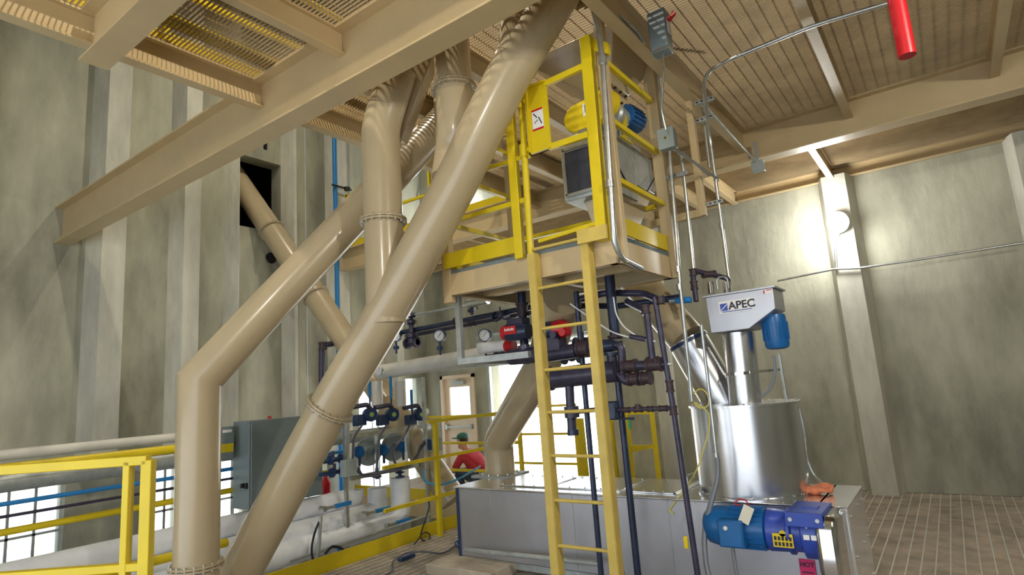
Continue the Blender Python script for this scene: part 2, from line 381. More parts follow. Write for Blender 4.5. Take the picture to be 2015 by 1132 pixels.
for x, y, w_, z0, l in ((PX0+.01, PY0+.02, .09, PZ-.06, None), (PX1+.02, PY0+.06, .07, PZ, None), (PX1, PY1, .1, PZ, None), (PX0, PY1, .08, PZ, None)):
    mb = MB().bar((x, y, z0), (x, y, ZD-.02), w_, .06, (0, 1, 0)); obj('hanger_post', mb, 'beam', pf, bevel=.006)
T = PZ+.225
for (a, b) in (((PX0, PY0-.02), (-2.5, PY0-.02)), ((PX1, PY0+.1), (PX1, PY1-.04)), ((PX0, PY0), (PX0, PY1)), ((PX0, PY1), (PX1, PY1))):
    obj('kick_plate', MB().bar((*a, T+.07), (*b, T+.07), .012, .13), 'yellowd', pf)
# yellow guardrail of the platform
gr = thing('guardrail', 'yellow square tube guardrail around the suspended platform', 'railing', (PX0, PY0, T))
def rail(par, a, b, s=.04, m='yellow'): return obj('rail', MB().bar(a, b, s, s), m, par, bevel=.004)
for z in (3.14, 3.6, 4.07):
    rail(gr, (PX1, PY0+.12, z), (PX1, PY1-.03, z)); rail(gr, (PX0, PY0+.05, z), (PX0, PY1-.03, z))
for z in (3.12,): rail(gr, (PX0+.05, PY0-.03, z), (-2.45, PY0-.03, z)); rail(gr, (PX0+.1, PY1-.07, z), (PX1-.05, PY1-.07, z))
rail(gr, (-2.78, PY0-.04, 3.47), (-2.36, PY0-.04, 3.46), .035)
rail(gr, (-2.35, PY0-.04, 2.77), (-1.84, PY0-.04, 2.8), .03)
rail(gr, (-2.35, PY0-.02, 3.1), (-1.84, PY0-.02, 3.12), .035) if False else None
obj('post', MB().bar((-2.53, PY0-.04, PZ+.17), (-2.53, PY0-.04, 4.17), .075, .05, (0, 1, 0)), 'yellow', gr, bevel=.004)
obj('post', MB().bar((-1.81, PY0-.05, 2.66), (-1.79, PY0-.05, 4.2), .085, .07, (0, 1, 0)), 'yellow', gr, bevel=.004)
obj('post_bracket', MB().prism([(-1.76, PY0-.02, 4.2), (-1.66, PY0+.02, 4.14), (-1.66, PY0+.02, 4.05), (-1.76, PY0-.02, 4.1)], (0, .04, 0)), 'yellow', gr)
obj('post_bracket', MB().bar((-2.5, PY0-.04, 4.1), (-2.4, PY0-.04, 4.0), .05, .06), 'yellow', gr)
# swing gate
gt = thing('safety_gate', 'yellow swing gate with a solid plate and a caution sticker above the ladder', 'gate', (-2.35, PY0-.06, 3.4))
obj('hinge_pipe', MB().cyl((-2.42, PY0-.06, 2.6), (-2.4, PY0-.06, 3.9), .026), 'yellow', gt)
mb = MB().box((-2.335, PY0-.075, 3.44), (-2.155, PY0-.06, 3.99)).box((-2.34, PY0-.1, 3.44), (-2.325, PY0-.06, 3.99)).box((-2.34, PY0-.1, 3.975), (-2.15, PY0-.06, 3.99)).box((-2.34, PY0-.1, 3.44), (-2.15, PY0-.06, 3.455))
obj('gate_plate', mb, 'yellowd', gt)
obj('gate_bar', MB().bar((-2.17, PY0-.07, 3.965), (-1.83, PY0-.07, 3.975), .03, .045), 'yellow', gt)
obj('gate_bar', MB().bar((-2.17, PY0-.07, 3.455), (-1.83, PY0-.07, 3.45), .03, .045), 'yellow', gt)
mb = MB()
for z in (3.5, 3.9): obj('hinge', MB().cyl((-2.41, PY0-.06, z-.05), (-2.41, PY0-.06, z+.05), .036).bar((-2.43, PY0-.06, z), (-2.33, PY0-.06, z), .02, .03), 'yellow', gt)
sp = obj('caution_sticker', MB().box((-2.3, PY0-.079, 3.62), (-2.2, PY0-.0755, 3.79)), 'white', gt)
for z in (3.775, 3.62): obj('red_band', MB().box((-2.3, PY0-.081, z), (-2.2, PY0-.079, z+.015)), 'red', sp)
obj('pictogram', MB().bar((-2.285, PY0-.08, 3.76), (-2.255, PY0-.08, 3.72), .002, .008).bar((-2.28, PY0-.08, 3.68), (-2.25, PY0-.08, 3.7), .002, .006).bar((-2.24, PY0-.08, 3.72), (-2.215, PY0-.08, 3.66), .002, .008), 'text', sp)
# ladder
ld = thing('ladder', 'yellow fixed ladder rising from the grated floor to the platform gate', 'ladder', (-2.16, 3.6, 0))
for x, zt in ((-2.4, 2.68), (-1.945, 2.72)):
    mb = MB().bar((x, 3.6, 0), (x, 3.6, zt), .06, .014, (0, 1, 0)); mb.bar((x+.028, 3.635, 0), (x+.028, 3.635, zt), .012, .07, (0, 1, 0)); obj('side_rail', mb, 'ladder', ld)
for k in range(9):
    z = .33+.3*k-.02
    obj('rung', MB().cyl((-2.38, 3.62, z), (-1.92, 3.62, z), .0125, 12), 'ladder', ld)
for x in (-2.4, -1.94): obj('standoff', MB().bar((x, 3.6, 2.62), (x, 3.69, 2.62), .05, .06), 'ladder', ld)
obj('top_plate', MB().box((-1.98, 3.57, 2.66), (-1.75, 3.6, 2.76)), 'ladder', ld)

# ================================================================== ROUND DUCTS
def flange(par, p, axis, R, k=18, name='flange', m='duct'):
    d = V(axis).normalized(); mb = MB().lathe(V(p)-d*.016, d, [(0, R-.005), (0, R+.03), (.014, R+.03), (.014, R+.002), (.02, R+.002), (.02, R+.03), (.034, R+.03), (.032, R-.005)], 36, caps=False)
    f = obj(name, mb, m, par); 
    dd_, u, wv = frame(d)
    for j in range(k):
        t = 2*math.pi*j/k; c_ = V(p)+(u*math.cos(t)+wv*math.sin(t))*(R+.018); obj('bolt', MB().lathe(c_-d*.029, d, [(0, .008), (.058, .008)], 6), 'galv', f)
    return f
def seam(par, p, axis, R): return obj('weld_seam', MB().lathe(V(p)-V(axis).normalized()*.004, axis, [(0, R), (.002, R+.003), (.006, R+.003), (.008, R)], 36, caps=False), 'duct', par)
# duct A: vertical then leaning
A1 = at(393, 748, d=4.5); A0 = V((A1.x, A1.y, -.4)); A2 = at(845, 268, d=5.6); A3 = A2+(A2-A1).normalized()*.75
da = thing('round_duct', 'tan round duct standing vertical at the left, then leaning up to the right', 'duct', (A0.x, A0.y, 0))
obj('duct_body', MB().tube([(A0.x, A0.y, 0), A1, A3], .154, 40), 'duct', da, smooth=30)
flange(da, V((A0.x, A0.y, at(390, 1098, d=4.5).z)), (0, 0, 1), .154)
seam(da, A1+(A3-A1)*.93, A3-A1, .154)
# duct B: the long leaning one to the roof
Bp = [at(447, 1200, d=3.9), at(648, 803, d=4.78), at(771, 597, d=4.65), at(903, 350, d=4.5), at(958, 232, d=4.45), at(1033, 88, d=4.4)]
_a = at(470, 1132, d=4.75); Bp[0] = _a+(_a-Bp[1])*(_a.z/(Bp[1].z-_a.z))
db = thing('round_duct', 'longest tan round duct crossing diagonally from the bottom left floor to the deck', 'duct', Bp[0])
obj('duct_body', MB().tube([Bp[0], Bp[1], Bp[2], Bp[3], Bp[4], Bp[5]], .168, 40, bend=.25), 'duct', db, smooth=30)
flange(db, Bp[1], Bp[2]-Bp[0], .17, 20)
top = Bp[5]; dirB = (Bp[5]-Bp[4]).normalized()
obj('branch_right', MB().tube([top-dirB*.2, at(1088, 0, d=4.36), at(1126, -60, d=4.33)], .168, 40, bend=.15), 'duct', db, smooth=30)
obj('branch_left', MB().tube([at(1015, 140, d=4.42), at(1026, 40, d=4.42), at(1026, -60, d=4.44)], .155, 40, bend=.1), 'duct', db, smooth=30)
for k in (.15, .45, .75): seam(db, top-dirB*.2+dirB*k*.5, dirB, .169)
for py in (0, 28, 56, 84): seam(db, at(1026, py, d=4.42), (0, 0, 1), .156)
# duct C: vertical, joins B
dcn = thing('round_duct', 'tan round duct standing vertical with bolted flange, its top bent beside the deep beam', 'duct', (at(752, 590, d=4.72)))
C0 = at(752, 640, d=4.7); C1 = at(748, 245, d=4.92); C0 = V((C1.x, C1.y, C0.z)); C2 = at(783, 140, d=4.98)
obj('duct_body', MB().tube([C0, C1+(C0-C1)*.02, C2], .156, 40, bend=.12), 'duct', dcn, smooth=30)
fz = at(750, 440, d=4.83).z; flange(dcn, V((C1.x, C1.y, fz)), (0, 0, 1), .158)
obj('lower_sleeve', MB().cyl((C1.x, C1.y, C0.z), (C1.x, C1.y, fz-.02), .15, 40), 'duct', dcn)
for t in (.3, .6, .9): seam(dcn, C1+(C2-C1)*t, C2-C1, .157)
ch = MB(); q = [at(763, 133, d=5.0), at(832, 96, d=5.0), at(852, 108, d=5.0), at(788, 275, d=5.05), at(766, 200, d=5.0)]
ch.prism(q, Mw @ V((.02, 0, .22))); tag(obj('transition_chute', ch, 'duct', bevel=.01), 'flat tan transition chute beside the bent top of the duct, wedge shaped', 'chute')
# duct D: short vertical under the beam
dd = thing('round_duct', 'short tan round duct hanging vertical under the deep beam, flange at mid height', 'duct', at(900, 335, d=4.7))
D1 = at(893, 175, d=4.7); D0z = at(902, 335, d=4.7).z
obj('duct_body', MB().tube([(D1.x, D1.y, 4.48), (D1.x, D1.y, D1.z-.35), at(893, 300, d=4.68), at(886, 352, d=4.6)], .148, 40, bend=.1), 'duct', dd, smooth=30)
flange(dd, D1, (0, 0, 1), .15)
obj('lower_sleeve', MB().cyl((D1.x, D1.y, D1.z-.02), (D1.x, D1.y, D1.z-.3), .14, 40), 'duct', dd)
# duct E: out of the wall opening
E0 = at(455, 300, x=-9.9); E1 = at(915, 1010, d=7.25)
E0 = at(503, 408, x=-9.3); E1 = at(893, 985, x=-5.75); dE = (E1-E0).normalized(); E0 = E0-dE*1.3
de = thing('round_duct', 'tan round duct coming out of the dark wall opening and running down behind the others', 'duct', E1)
obj('duct_body', MB().tube([E0, E1], .19, 36), 'duct', de)
flange(de, E0+dE*1.9, dE, .19); flange(de, at(690, 655, d=8.6) if False else E0+(E1-E0)*.47, dE, .192)
obj('painted_mark', MB().bar(E0+(E1-E0)*.93+V((.1, -.19, .02)), E0+(E1-E0)*.93+V((.1, -.19, .1)), .01, .02), 'text', de)
# duct F: down to the mixer
F0 = at(985, 938, z=.74); F1 = at(988, 872, d=6.35); F1 = V((F0.x, F0.y, 1.13)); F2 = at(1070, 715, d=5.6); F3 = V((-2.55, 4.25, 2.4))
df = thing('round_duct', 'pale round duct sloping down onto the left end of the long stainless mixer', 'duct', F0)
obj('duct_body', MB().tube([(F0.x, F0.y, .76), F1, F2, F3], .165, 36, bend=.12), 'duct', df, smooth=30)
obj('base_flange', MB().box((F0.x-.24, F0.y-.22, .75), (F0.x+.24, F0.y+.22, .775)), 'galvflat', df)
obj('bolts', MB().bolts((F0.x, F0.y, .78), (0, 0, 1), .205, 12, .009, .02), 'galv', df)
# duct G: far right, beige, into the steel spout
G0 = at(1330, 640, d=5.3); G1 = at(1190, 478, d=6.0)
dg = thing('round_duct', 'tan round duct sloping down from behind the platform to the dark banded steel spout', 'duct', G0)
G0 = at(1352, 668, d=5.2); obj('duct_body', MB().tube([G1, G0], .165, 36), 'duct', dg)

# ================================================================== MIXER
MX0, MX1, MY0, MY1, MZ = -4.2, -.89, 4.64, 5.44, .75
mx = thing('mixer', 'long stainless steel mixer trough with riveted lid and blue geared motor on its front', 'mixer', ((MX0+MX1)/2, 5.1, 0))
obj('trough', MB().box((MX0, MY0, .1), (MX1, MY1, MZ)), 'steelpanel', mx, bevel=.012)
obj('end_panel', MB().box((MX0-.012, MY0-.01, .1), (MX0+.02, MY1, MZ)), 'navy', mx)
obj('lid', MB().box((MX0-.03, MY0-.03, MZ), (MX1+.01, MY1+.02, MZ+.012)), 'lidsteel', mx, bevel=.003)
for x0, x1 in ((-3.75, -3.2), (-3.15, -2.45), (-2.35, -1.95)):
    mb = MB().box((x0, MY0+.12, MZ+.012), (x1, MY1-.12, MZ+.024)); h = obj('hatch', mb, 'lidsteel', mx, bevel=.003)
    mb = MB()
    for k in range(5):
        for yy in (MY0+.14, MY1-.14): mb.cyl((x0+.03+(x1-x0-.06)*k/4, yy, MZ+.024), (x0+.03+(x1-x0-.06)*k/4, yy, MZ+.034), .007, 6)
    obj('bolts', mb, 'galv', h)
obj('lid_handle', MB().tube([(-2.05, 5.3, MZ+.02), (-2.05, 5.3, MZ+.07), (-2.05, 5.48, MZ+.07), (-2.05, 5.48, MZ+.02)], .009, 8, bend=.02), 'galv', mx)
obj('lid_hinge', MB().cyl((-1.93, MY0+.05, MZ+.03), (-1.93, MY1-.05, MZ+.03), .012, 10), 'chrome', mx)
obj('foot_frame', MB().box((MX0+.03, MY0+.02, .04), (MX1-.05, MY0+.07, .1)).box((MX0+.03, MY1-.07, .04), (MX1-.05, MY1-.02, .1)), 'galvflat', mx)
obj('front_pipe', MB().tube([at(915, 1082, y=4.55), at(1180, 1110, y=4.45)], .022, 12), 'galvflat', mx)
for x0, z0, z1 in ((-3.5, .16, .42),): obj('access_panel', MB().box((-4.1, MY0-.006, .2), (-3.75, MY0, .5)), 'steelpanel', mx)
for x in (-3.78, -2.86, -2.3, -1.98): obj('panel_seam', MB().box((x, MY0-.004, .1), (x+.006, MY0, MZ)), 'galvflat', mx)
mb = MB()
for k in range(14):
    x = MX0+.1+k*.26
    mb.cyl((x, MY0-.008, MZ-.02), (x, MY0, MZ-.02), .007, 6)
obj('rivets', mb, 'galv', mx)
# motor assembly on the front face
my = 4.44; mz = .63
mt = obj('motor_body', MB().lathe((-1.62, my, mz), (1, 0, 0), [(0, .05), (.012, .09), (.04, .12), (.1, .135), (.43, .135), (.44, .12)], 36), 'bluem', mx, 'blue motor body')
mb = MB()
for k in range(24):
    t = 2*math.pi*k/24; mb.bar((-1.42, my+math.sin(t)*.137, mz+math.cos(t)*.137), (-1.2, my+math.sin(t)*.137, mz+math.cos(t)*.137), .006, .014, (0, math.sin(t), math.cos(t)))
obj('cooling_fins', mb, 'bluem', mt)
jb = obj('terminal_box', MB().box((-1.47, my-.19, mz-.1), (-1.3, my-.11, mz+.08)), 'bluem', mt, bevel=.01)
obj('cover_plate', MB().box((-1.46, my-.197, mz-.09), (-1.31, my-.19, mz+.07)), 'bluem', mt, bevel=.004)
obj('cover_screw', MB().cyl((-1.41, my-.205, mz+.03), (-1.41, my-.19, mz+.03), .014), 'tag', mt)
gb = obj('gearbox', MB().lathe((-1.18, my, mz), (1, 0, 0), [(0, .125), (.01, .14), (.13, .135), (.14, .15), (.16, .15), (.17, .13), (.22, .13), (.235, .165), (.33, .165), (.34, .1)], 36), 'blueg', mx, 'violet blue gearbox')
obj('mount_bracket', MB().box((-1.02, my-.17, mz+.135), (-.8, MY0, mz+.155)).box((-1.02, my-.19, mz+.07), (-.8, my-.17, mz+.155)).box((-.86, my-.17, mz-.2), (-.83, MY0, mz+.15)), 'blueg', mx, bevel=.004)
for xx in (-.99, -.83): obj('bracket_bolt', MB().cyl((xx, my-.2, mz+.115), (xx, my-.19, mz+.115), .013, 8), 'galv', mx)
obj('caution_label', MB().box((-1.125, my-.148, mz-.075), (-1.0, my-.142, mz+.01)).cyl((-1.06, my-.148, mz+.012), (-1.06, my-.142, mz+.012), .02), 'yellow', gb)
mb = MB()
for k in range(5):
    for j in range(2): mb.box((-1.115+k*.023, my-.1505, mz-.066+j*.034), (-1.1+k*.023, my-.148, mz-.042+j*.034))
obj('label_print', mb, 'text', gb)
for (a_, b_) in (((-.93, mz-.01), (-.895, mz+.02)), ((-.885, mz-.01), (-.855, mz+.02)), ((-.91, mz+.06), (-.9, mz+.1))): obj('name_plate', MB().box((a_[0], my-.172, a_[1]), (b_[0], my-.163, b_[1])), 'white', gb)
# guard cover (polished wedge) at the right end
gv = MB().prism([(-.86, my-.15, .765), (-.86, MY0-.04, .765), (-.86, MY0-.04, .02), (-.86, my-.15, .02), (-.86, my-.19, .35), (-.86, my-.19, .68)], (.13, 0, 0))
obj('drive_guard', gv, 'chrome', mx, 'polished steel drive guard', bevel=.03)
obj('end_box', MB().box((-.9, MY0-.005, .0), (MX1+.18, MY1, MZ)), 'mirror', mx, bevel=.012)
obj('end_lid', MB().box((-.9, MY0-.01, MZ), (MX1+.187, MY1+.01, MZ+.012)), 'lidsteel', mx, bevel=.003)
mb = MB()
for yy in (MY0+.1, MY0+.5, MY1-.1):
    for zz_ in (.15, .42, .68): mb.cyl((MX1+.178, yy, zz_), (MX1+.19, yy, zz_), .008, 6)
obj('end_bolts', mb, 'galv', mx)
lb = obj('hot_label', MB().box((-1.06, MY0-.012, .28), (-.96, MY0-.006, .4)), 'redlabel', mx, 'magenta HOT label')
LR = V((1, 0, 0)); text('HOT', .042, (-1.01, MY0-.014, .365), LR, (0, 0, 1), 'text', lb, ext=.001, bold=.001); obj('fine_print', MB().box((-1.045, MY0-.014, .312), (-.975, MY0-.012, .32)), 'text', lb)
# cylinder hopper
ccx, ccy = -1.415, 5.06
cy = thing('steel_drum', 'polished stainless steel cylinder standing on the right half of the mixer lid', 'hopper', (ccx, ccy, MZ+.01))
obj('drum_wall', MB().lathe((ccx, ccy, MZ+.012), (0, 0, 1), [(0, .42), (0, .425), (.015, .425), (.018, .412), (.67, .412), (.672, .427), (.69, .427), (.69, .1)], 72), 'steel', cy)
obj('rim_bolts', MB().bolts((ccx, ccy, MZ+.705), (0, 0, 1), .4, 22, .007, .014), 'galv', cy)
obj('base_bolts', MB().bolts((ccx, ccy, MZ+.03), (0, 0, 1), .42, 26, .006, .012), 'galv', cy)
ztop = MZ+.702
mb = MB().tube([at(1468, 797, y=5.02), at(1453, 655, y=5.02)], .125, 36); sp1 = obj('vertical_spout', mb, 'steel', cy)
obj('clamp_band', MB().lathe(at(1459, 735, y=5.02)-V((0, 0, .012)), (0, 0, 1), [(0, .127), (0, .132), (.024, .132), (.024, .127)], 36, caps=False).bar(at(1475, 733, y=4.9), at(1540, 727, y=5.1), .012, .02), 'chrome', cy)
S0 = at(1446, 830, y=5.2); S1 = at(1352, 668, d=5.2)
obj('inclined_spout', MB().tube([S0, S1], .172, 40), 'steel', cy)
obj('spout_band', MB().tube([S1+(S0-S1)*.01, S1+(S0-S1)*.05], .18, 40), 'navy', cy)
# APEC head
hd = thing('feeder_head', 'stainless steel feeder head with an APEC nameplate on top of the vertical spout', 'feeder', at(1453, 655, y=5.02))
yf = 4.82; poly = [at(x, y, y=yf) for x, y in ((1388, 586), (1520, 566), (1526, 607), (1474, 647), (1399, 656))]
obj('head_box', MB().prism(poly, (0, .34, 0)), 'steelpanel', hd, bevel=.004)
lidp = [p.copy() for p in (poly[0], poly[1])]
obj('head_lid', MB().prism([lidp[0]+V((-.02, -.015, 0)), lidp[1]+V((.02, -.015, 0)), lidp[1]+V((.02, -.015, .012)), lidp[0]+V((-.02, -.015, .012))], (0, .37, 0)), 'steelpanel', hd)
rx = (poly[1]-poly[0]).normalized(); rup = V((0, -1, 0)).cross(rx)*-1; rup = rx.cross(V((0, -1, 0)))*-1
if rup.z < 0: rup = -rup
c = at(1448, 602, y=yf-.006); hw, hh = .135, .05
pl = obj('nameplate', MB().prism([c-rx*hw-rup*hh, c+rx*hw-rup*hh, c+rx*hw+rup*hh, c-rx*hw+rup*hh], (0, .005, 0)), 'white', hd, 'white APEC nameplate')
text('APEC', .085, c+rx*.045-V((0, .003, 0))+rup*.003, rx, rup, 'text', pl, ext=.001, bold=.0015)
obj('logo_square', MB().prism([c-rx*.122-rup*.028, c-rx*.065-rup*.028, c-rx*.065+rup*.03, c-rx*.122+rup*.03], (0, -.003, 0)), 'blueg', pl)
obj('logo_swoosh', MB().bar(c-rx*.12-rup*.024-V((0, .004, 0)), c-rx*.068+rup*.02-V((0, .004, 0)), .002, .006), 'white', pl)
obj('tagline', MB().bar(c-rx*.11-rup*.037-V((0, .001, 0)), c+rx*.12-rup*.037-V((0, .001, 0)), .002, .006), 'blueg', pl)
c2 = at(1510, 574, y=yf-.004); wl_ = obj('warning_sticker', MB().prism([c2-rx*.035-rup*.018, c2+rx*.035-rup*.018, c2+rx*.035+rup*.018, c2-rx*.035+rup*.018], (0, .003, 0)), 'white', hd)
obj('sticker_print', MB().bar(c2-rx*.03-V((0, .002, 0)), c2-rx*.02-V((0, .002, 0)), .002, .025).bar(c2-rx*.008+rup*.012-V((0, .002, 0)), c2+rx*.032+rup*.012-V((0, .002, 0)), .002, .006), 'red', wl_)
for px in (1432, 1400): p = at(px, 578, y=5.0); obj('inlet_pipe', MB().cyl(p, p+V((0, 0, .1)), .032), 'chrome', hd)
p = at(1412, 570, y=4.95); obj('lid_hoop', MB().tube([p, p+V((0, 0, .1)), p+V((.09, 0, .1)), p+V((.09, 0, 0))], .008, 8, bend=.045), 'galv', hd)
p = at(1527, 660, y=5.0); bmt = obj('mixing_motor', MB().lathe(p+V((0, 0, .16)), (0, 0, -1), [(0, .06), (0, .085), (.03, .09), (.24, .09), (.26, .08), (.27, .05)], 28), 'bluem', hd, 'blue vertical motor')
mb = MB()
for k in range(20): t = 2*math.pi*k/20; mb.bar(p+V((math.cos(t)*.092, math.sin(t)*.092, .1)), p+V((math.cos(t)*.092, math.sin(t)*.092, -.04)), .006, .012, (math.cos(t), math.sin(t), 0))
obj('cooling_fins', mb, 'bluem', bmt)
# ================================================================== FEEDER ON THE PLATFORM
fd = thing('rotary_feeder', 'tan hopper with rotary valve, yellow guards and blue motor above the platform', 'feeder', (-2.0, 4.25, 2.72))
def frustum(x0, x1, y0, y1, z0, X0, X1, Y0, Y1, z1): return MB().add([(x0,y0,z0),(x1,y0,z0),(x1,y1,z0),(x0,y1,z0),(X0,Y0,z1),(X1,Y0,z1),(X1,Y1,z1),(X0,Y1,z1)], [(3,2,1,0),(4,5,6,7),(0,1,5,4),(1,2,6,5),(2,3,7,6),(3,0,4,7)])
obj('hopper', frustum(-2.12, -1.88, 4.2, 4.52, 4.1, -2.6, -1.72, 4.0, 4.85, 4.48), 'duct', fd, bevel=.01)
nk = obj('hopper_neck', MB().box((-2.1, 4.22, 3.95), (-1.89, 4.5, 4.11)), 'beam', fd)
for z in (3.98, 4.08):
    for y in (4.26, 4.36, 4.46): obj('neck_bolt', MB().cyl((-1.89, y, z), (-1.87, y, z), .01, 6), 'rust', nk)
obj('valve_body', MB().cyl((-2.0, 4.1, 3.84), (-2.0, 4.6, 3.84), .12, 28), 'galvflat', fd)
def stadium(c, L, r, dep, tilt=0):
    pts = []
    for k in range(13): t = math.pi/2+math.pi*k/12; pts.append(V((-L/2+r*math.cos(t), 0, r*math.sin(t))))
    for k in range(13): t = -math.pi/2+math.pi*k/12; pts.append(V((L/2+r*math.cos(t), 0, r*math.sin(t))))
    rr = Matrix.Rotation(tilt, 3, 'Y'); return MB().prism([V(c)+rr @ p for p in pts], (0, dep, 0))
g1 = obj('chain_guard', stadium((-2.04, 3.97, 3.80), .14, .12, .08, -.1), 'yellow', fd, 'yellow rounded chain guard', bevel=.012)
c = V((-1.99, 3.967, 3.83)); lg = obj('guard_label', MB().box(c-V((.055, .002, .05)), c+V((.055, .004, .055))), 'white', g1)
obj('label_logo', MB().box(c-V((.035, .006, .02)), c+V((.035, -.002, .04))), 'blueg', g1)
obj('round_guard', MB().lathe((-1.9, 4.03, 3.87), (.25, 1, 0), [(-.02, .09), (-.01, .11), (.09, .11)], 32), 'yellow', fd, 'yellow round guard', bevel=.004)
obj('gear_unit', MB().lathe((-1.92, 4.14, 3.87), (0, 1, 0), [(0, .07), (.1, .07), (.12, .09), (.3, .08)], 24), 'galvflat', fd)
dmp = V((-1.9, 4.42, 3.9)); dmot = V((.12, 1, -.05)).normalized()
dmo = obj('drive_motor', MB().lathe(dmp, dmot, [(0, .06), (.0, .095), (.2, .1), (.23, .085), (.25, .05)], 28), 'bluem', fd, 'blue drive motor')
mb = MB()
for k in range(18):
    _, u, wv = frame(dmot); t = 2*math.pi*k/18; o = (u*math.cos(t)+wv*math.sin(t)); mb.bar(dmp+dmot*.02+o*.102, dmp+dmot*.19+o*.102, .006, .014, o)
obj('motor_fins', mb, 'navy', dmo)
obj('motor_bracket', MB().bar((-1.87, 4.32, 3.62), (-1.85, 4.34, 3.88), .03, .012, (0, 1, 0)).bar((-1.87, 4.2, 3.63), (-1.87, 4.42, 3.63), .05, .015), 'yellow', fd, 'yellow motor bracket')
obj('feeder_housing', MB().box((-2.3, 4.0, 3.14), (-1.86, 4.45, 3.6)).box((-2.2, 4.45, 3.28), (-1.86, 4.82, 3.6)), 'galvflat', fd, bevel=.006)
obj('housing_window', MB().box((-2.25, 3.985, 3.2), (-1.92, 3.999, 3.54)), 'glassd', fd, 'dark inspection window')
mb = MB()
for (a, b) in (((-2.27, 3.18), (-1.9, 3.18)), ((-2.27, 3.56), (-1.9, 3.56)), ((-2.26, 3.18), (-2.26, 3.56)), ((-1.91, 3.18), (-1.91, 3.56))): mb.bar((a[0], 3.98, a[1]), (b[0], 3.98, b[1]), .02, .02, (0, 1, 0))
obj('window_frame', mb, 'galv', fd)
obj('valve_flange', MB().box((-2.16, 4.1, 3.6), (-1.86, 4.6, 3.64)).box((-2.1, 4.2, 3.64), (-1.9, 4.5, 3.75)), 'galvflat', fd)
obj('discharge_cone', frustum(-2.1, -1.95, 4.2, 4.4, 2.74, -2.2, -1.87, 4.1, 4.7, 3.2), 'duct', fd)
obj('air_hose', MB().tube([(-1.85, 4.02, 3.4), (-1.83, 4.2, 3.2), (-1.83, 4.55, 3.22), (-1.84, 4.8, 3.42)], .007, 8, bend=.1), 'black', fd)
obj('air_hose', MB().tube([(-1.86, 4.05, 3.62), (-1.84, 4.08, 3.72), (-1.84, 4.16, 3.7), (-1.86, 4.18, 3.62)], .009, 8, bend=.05), 'cable', fd)
obj('solenoid', MB().box((-2.1, 3.96, 3.63), (-2.03, 4.02, 3.68)).cyl((-2.18, 3.99, 3.65), (-2.1, 3.99, 3.65), .02), 'galv', fd)

# ================================================================== CONDUITS & BOXES on the right
def conduit(label, pts, r=.014, m='galv', clamps=(), bend=.08, name='conduit', cat='conduit', fits=()):
    b = V(pts[0]); zmin = min(V(p).z for p in pts); t = thing(name, label, cat, (b.x, b.y, zmin))
    obj('tube', MB().tube(pts, r, 14, bend=bend), m, t)
    for c, ax in clamps: obj('coupling', MB().tube([V(c)-V(ax).normalized()*.025, V(c)+V(ax).normalized()*.025], r*1.5, 12), m, t)
    return t
Z = (0, 0, 1)
yc = PY0-.0
conduit('galvanised conduit running down the front right platform post and under its floor', [at(1158, -20, y=3.6), at(1176, 50, y=3.6), at(1186, 120, y=3.6), at(1208, 475, y=3.6), at(1222, 508, y=3.66), at(1262, 528, y=4.1)], .021, bend=.1, clamps=((at(1200, 362, y=3.6), Z), (at(1186, 120, y=3.6), Z)))
conduit('thin galvanised conduit beside the corner post conduit, up to the beam', [at(1180, -20, y=3.68), at(1196, 10, y=3.68), at(1262, 70, y=4.0), at(1270, 100, y=4.2), at(1290, 118, y=4.5)], .014, bend=.1)
sw = thing('disconnect_switch', 'grey disconnect switch with a red lever high on the right platform post', 'switch box', at(1300, 112, d=4.55))
c = at(1299, 66, d=4.55); bxr = Matrix.Identity(3)
obj('enclosure', MB().cbox(c, (.14, .12, .34)), 'grey', sw, bevel=.01)
obj('lever', MB().bar(c+V((.08, -.02, .06)), c+V((.14, -.03, .1)), .02, .03), 'red', sw, 'red lever')
obj('label_plate', MB().cbox(c+V((.072, 0, .03)), (.004, .06, .12)), 'white', sw)
obj('cover_rim', MB().cbox(c-V((0, .0, .16)), (.15, .13, .015)), 'galv', sw)
conduit('galvanised conduit from the disconnect switch down the rear post', [c-V((.0, 0, .17)), at(1306, 140, d=4.65), at(1302, 220, d=4.8), at(1310, 255, d=4.8)], .009, bend=.05)
jbx = at(1314, 275, y=4.62)
jb2 = thing('junction_box', 'square grey junction box on the rear right platform post', 'junction box', jbx-V((0, 0, .08)))
obj('box_body', MB().cbox(jbx, (.13, .09, .17)), 'greyl', jb2, bevel=.006); obj('cover_lid', MB().cbox(jbx+V((.0, -.048, .0)), (.14, .008, .18)), 'greyl', jb2, bevel=.003); obj('screw', MB().cyl(jbx+V((0, -.056, 0)), jbx+V((0, -.05, 0)), .012), 'chrome', jb2)
conduit('galvanised conduit dropping from the deck along the rear post to the junction box', [at(1276, -10, y=4.55), at(1290, 120, y=4.62), at(1306, 250, y=4.62)], .016, bend=.03, clamps=((at(1289, 118, y=4.62), Z),))
conduit('galvanised conduit from the junction box straight down past the platform corner', [at(1318, 298, y=4.64), at(1338, 560, y=4.64), at(1362, 790, y=4.64)], .016, bend=.03, clamps=((at(1334, 530, y=4.64), Z), (at(1337, 565, y=4.64), Z)))
conduit('galvanised conduit with a rounded top standing right of the junction box', [at(1325, 292, y=4.9), at(1338, 300, y=4.9), at(1344, 330, y=4.9), at(1365, 535, y=4.9)], .015, bend=.03)
conduit('long galvanised conduit dropping from the deck corner to the feeder head', [at(1768, 0, z=4.27), at(1600, 50, z=4.27), at(1440, 115, z=4.27), at(1394, 140, z=4.27), at(1384, 165, z=4.2), at(1396, 265, y=5.4), at(1436, 560, y=5.4)], .016, bend=.12, clamps=((at(1409, 352, y=5.4), Z), (at(1420, 445, y=5.4), Z)))
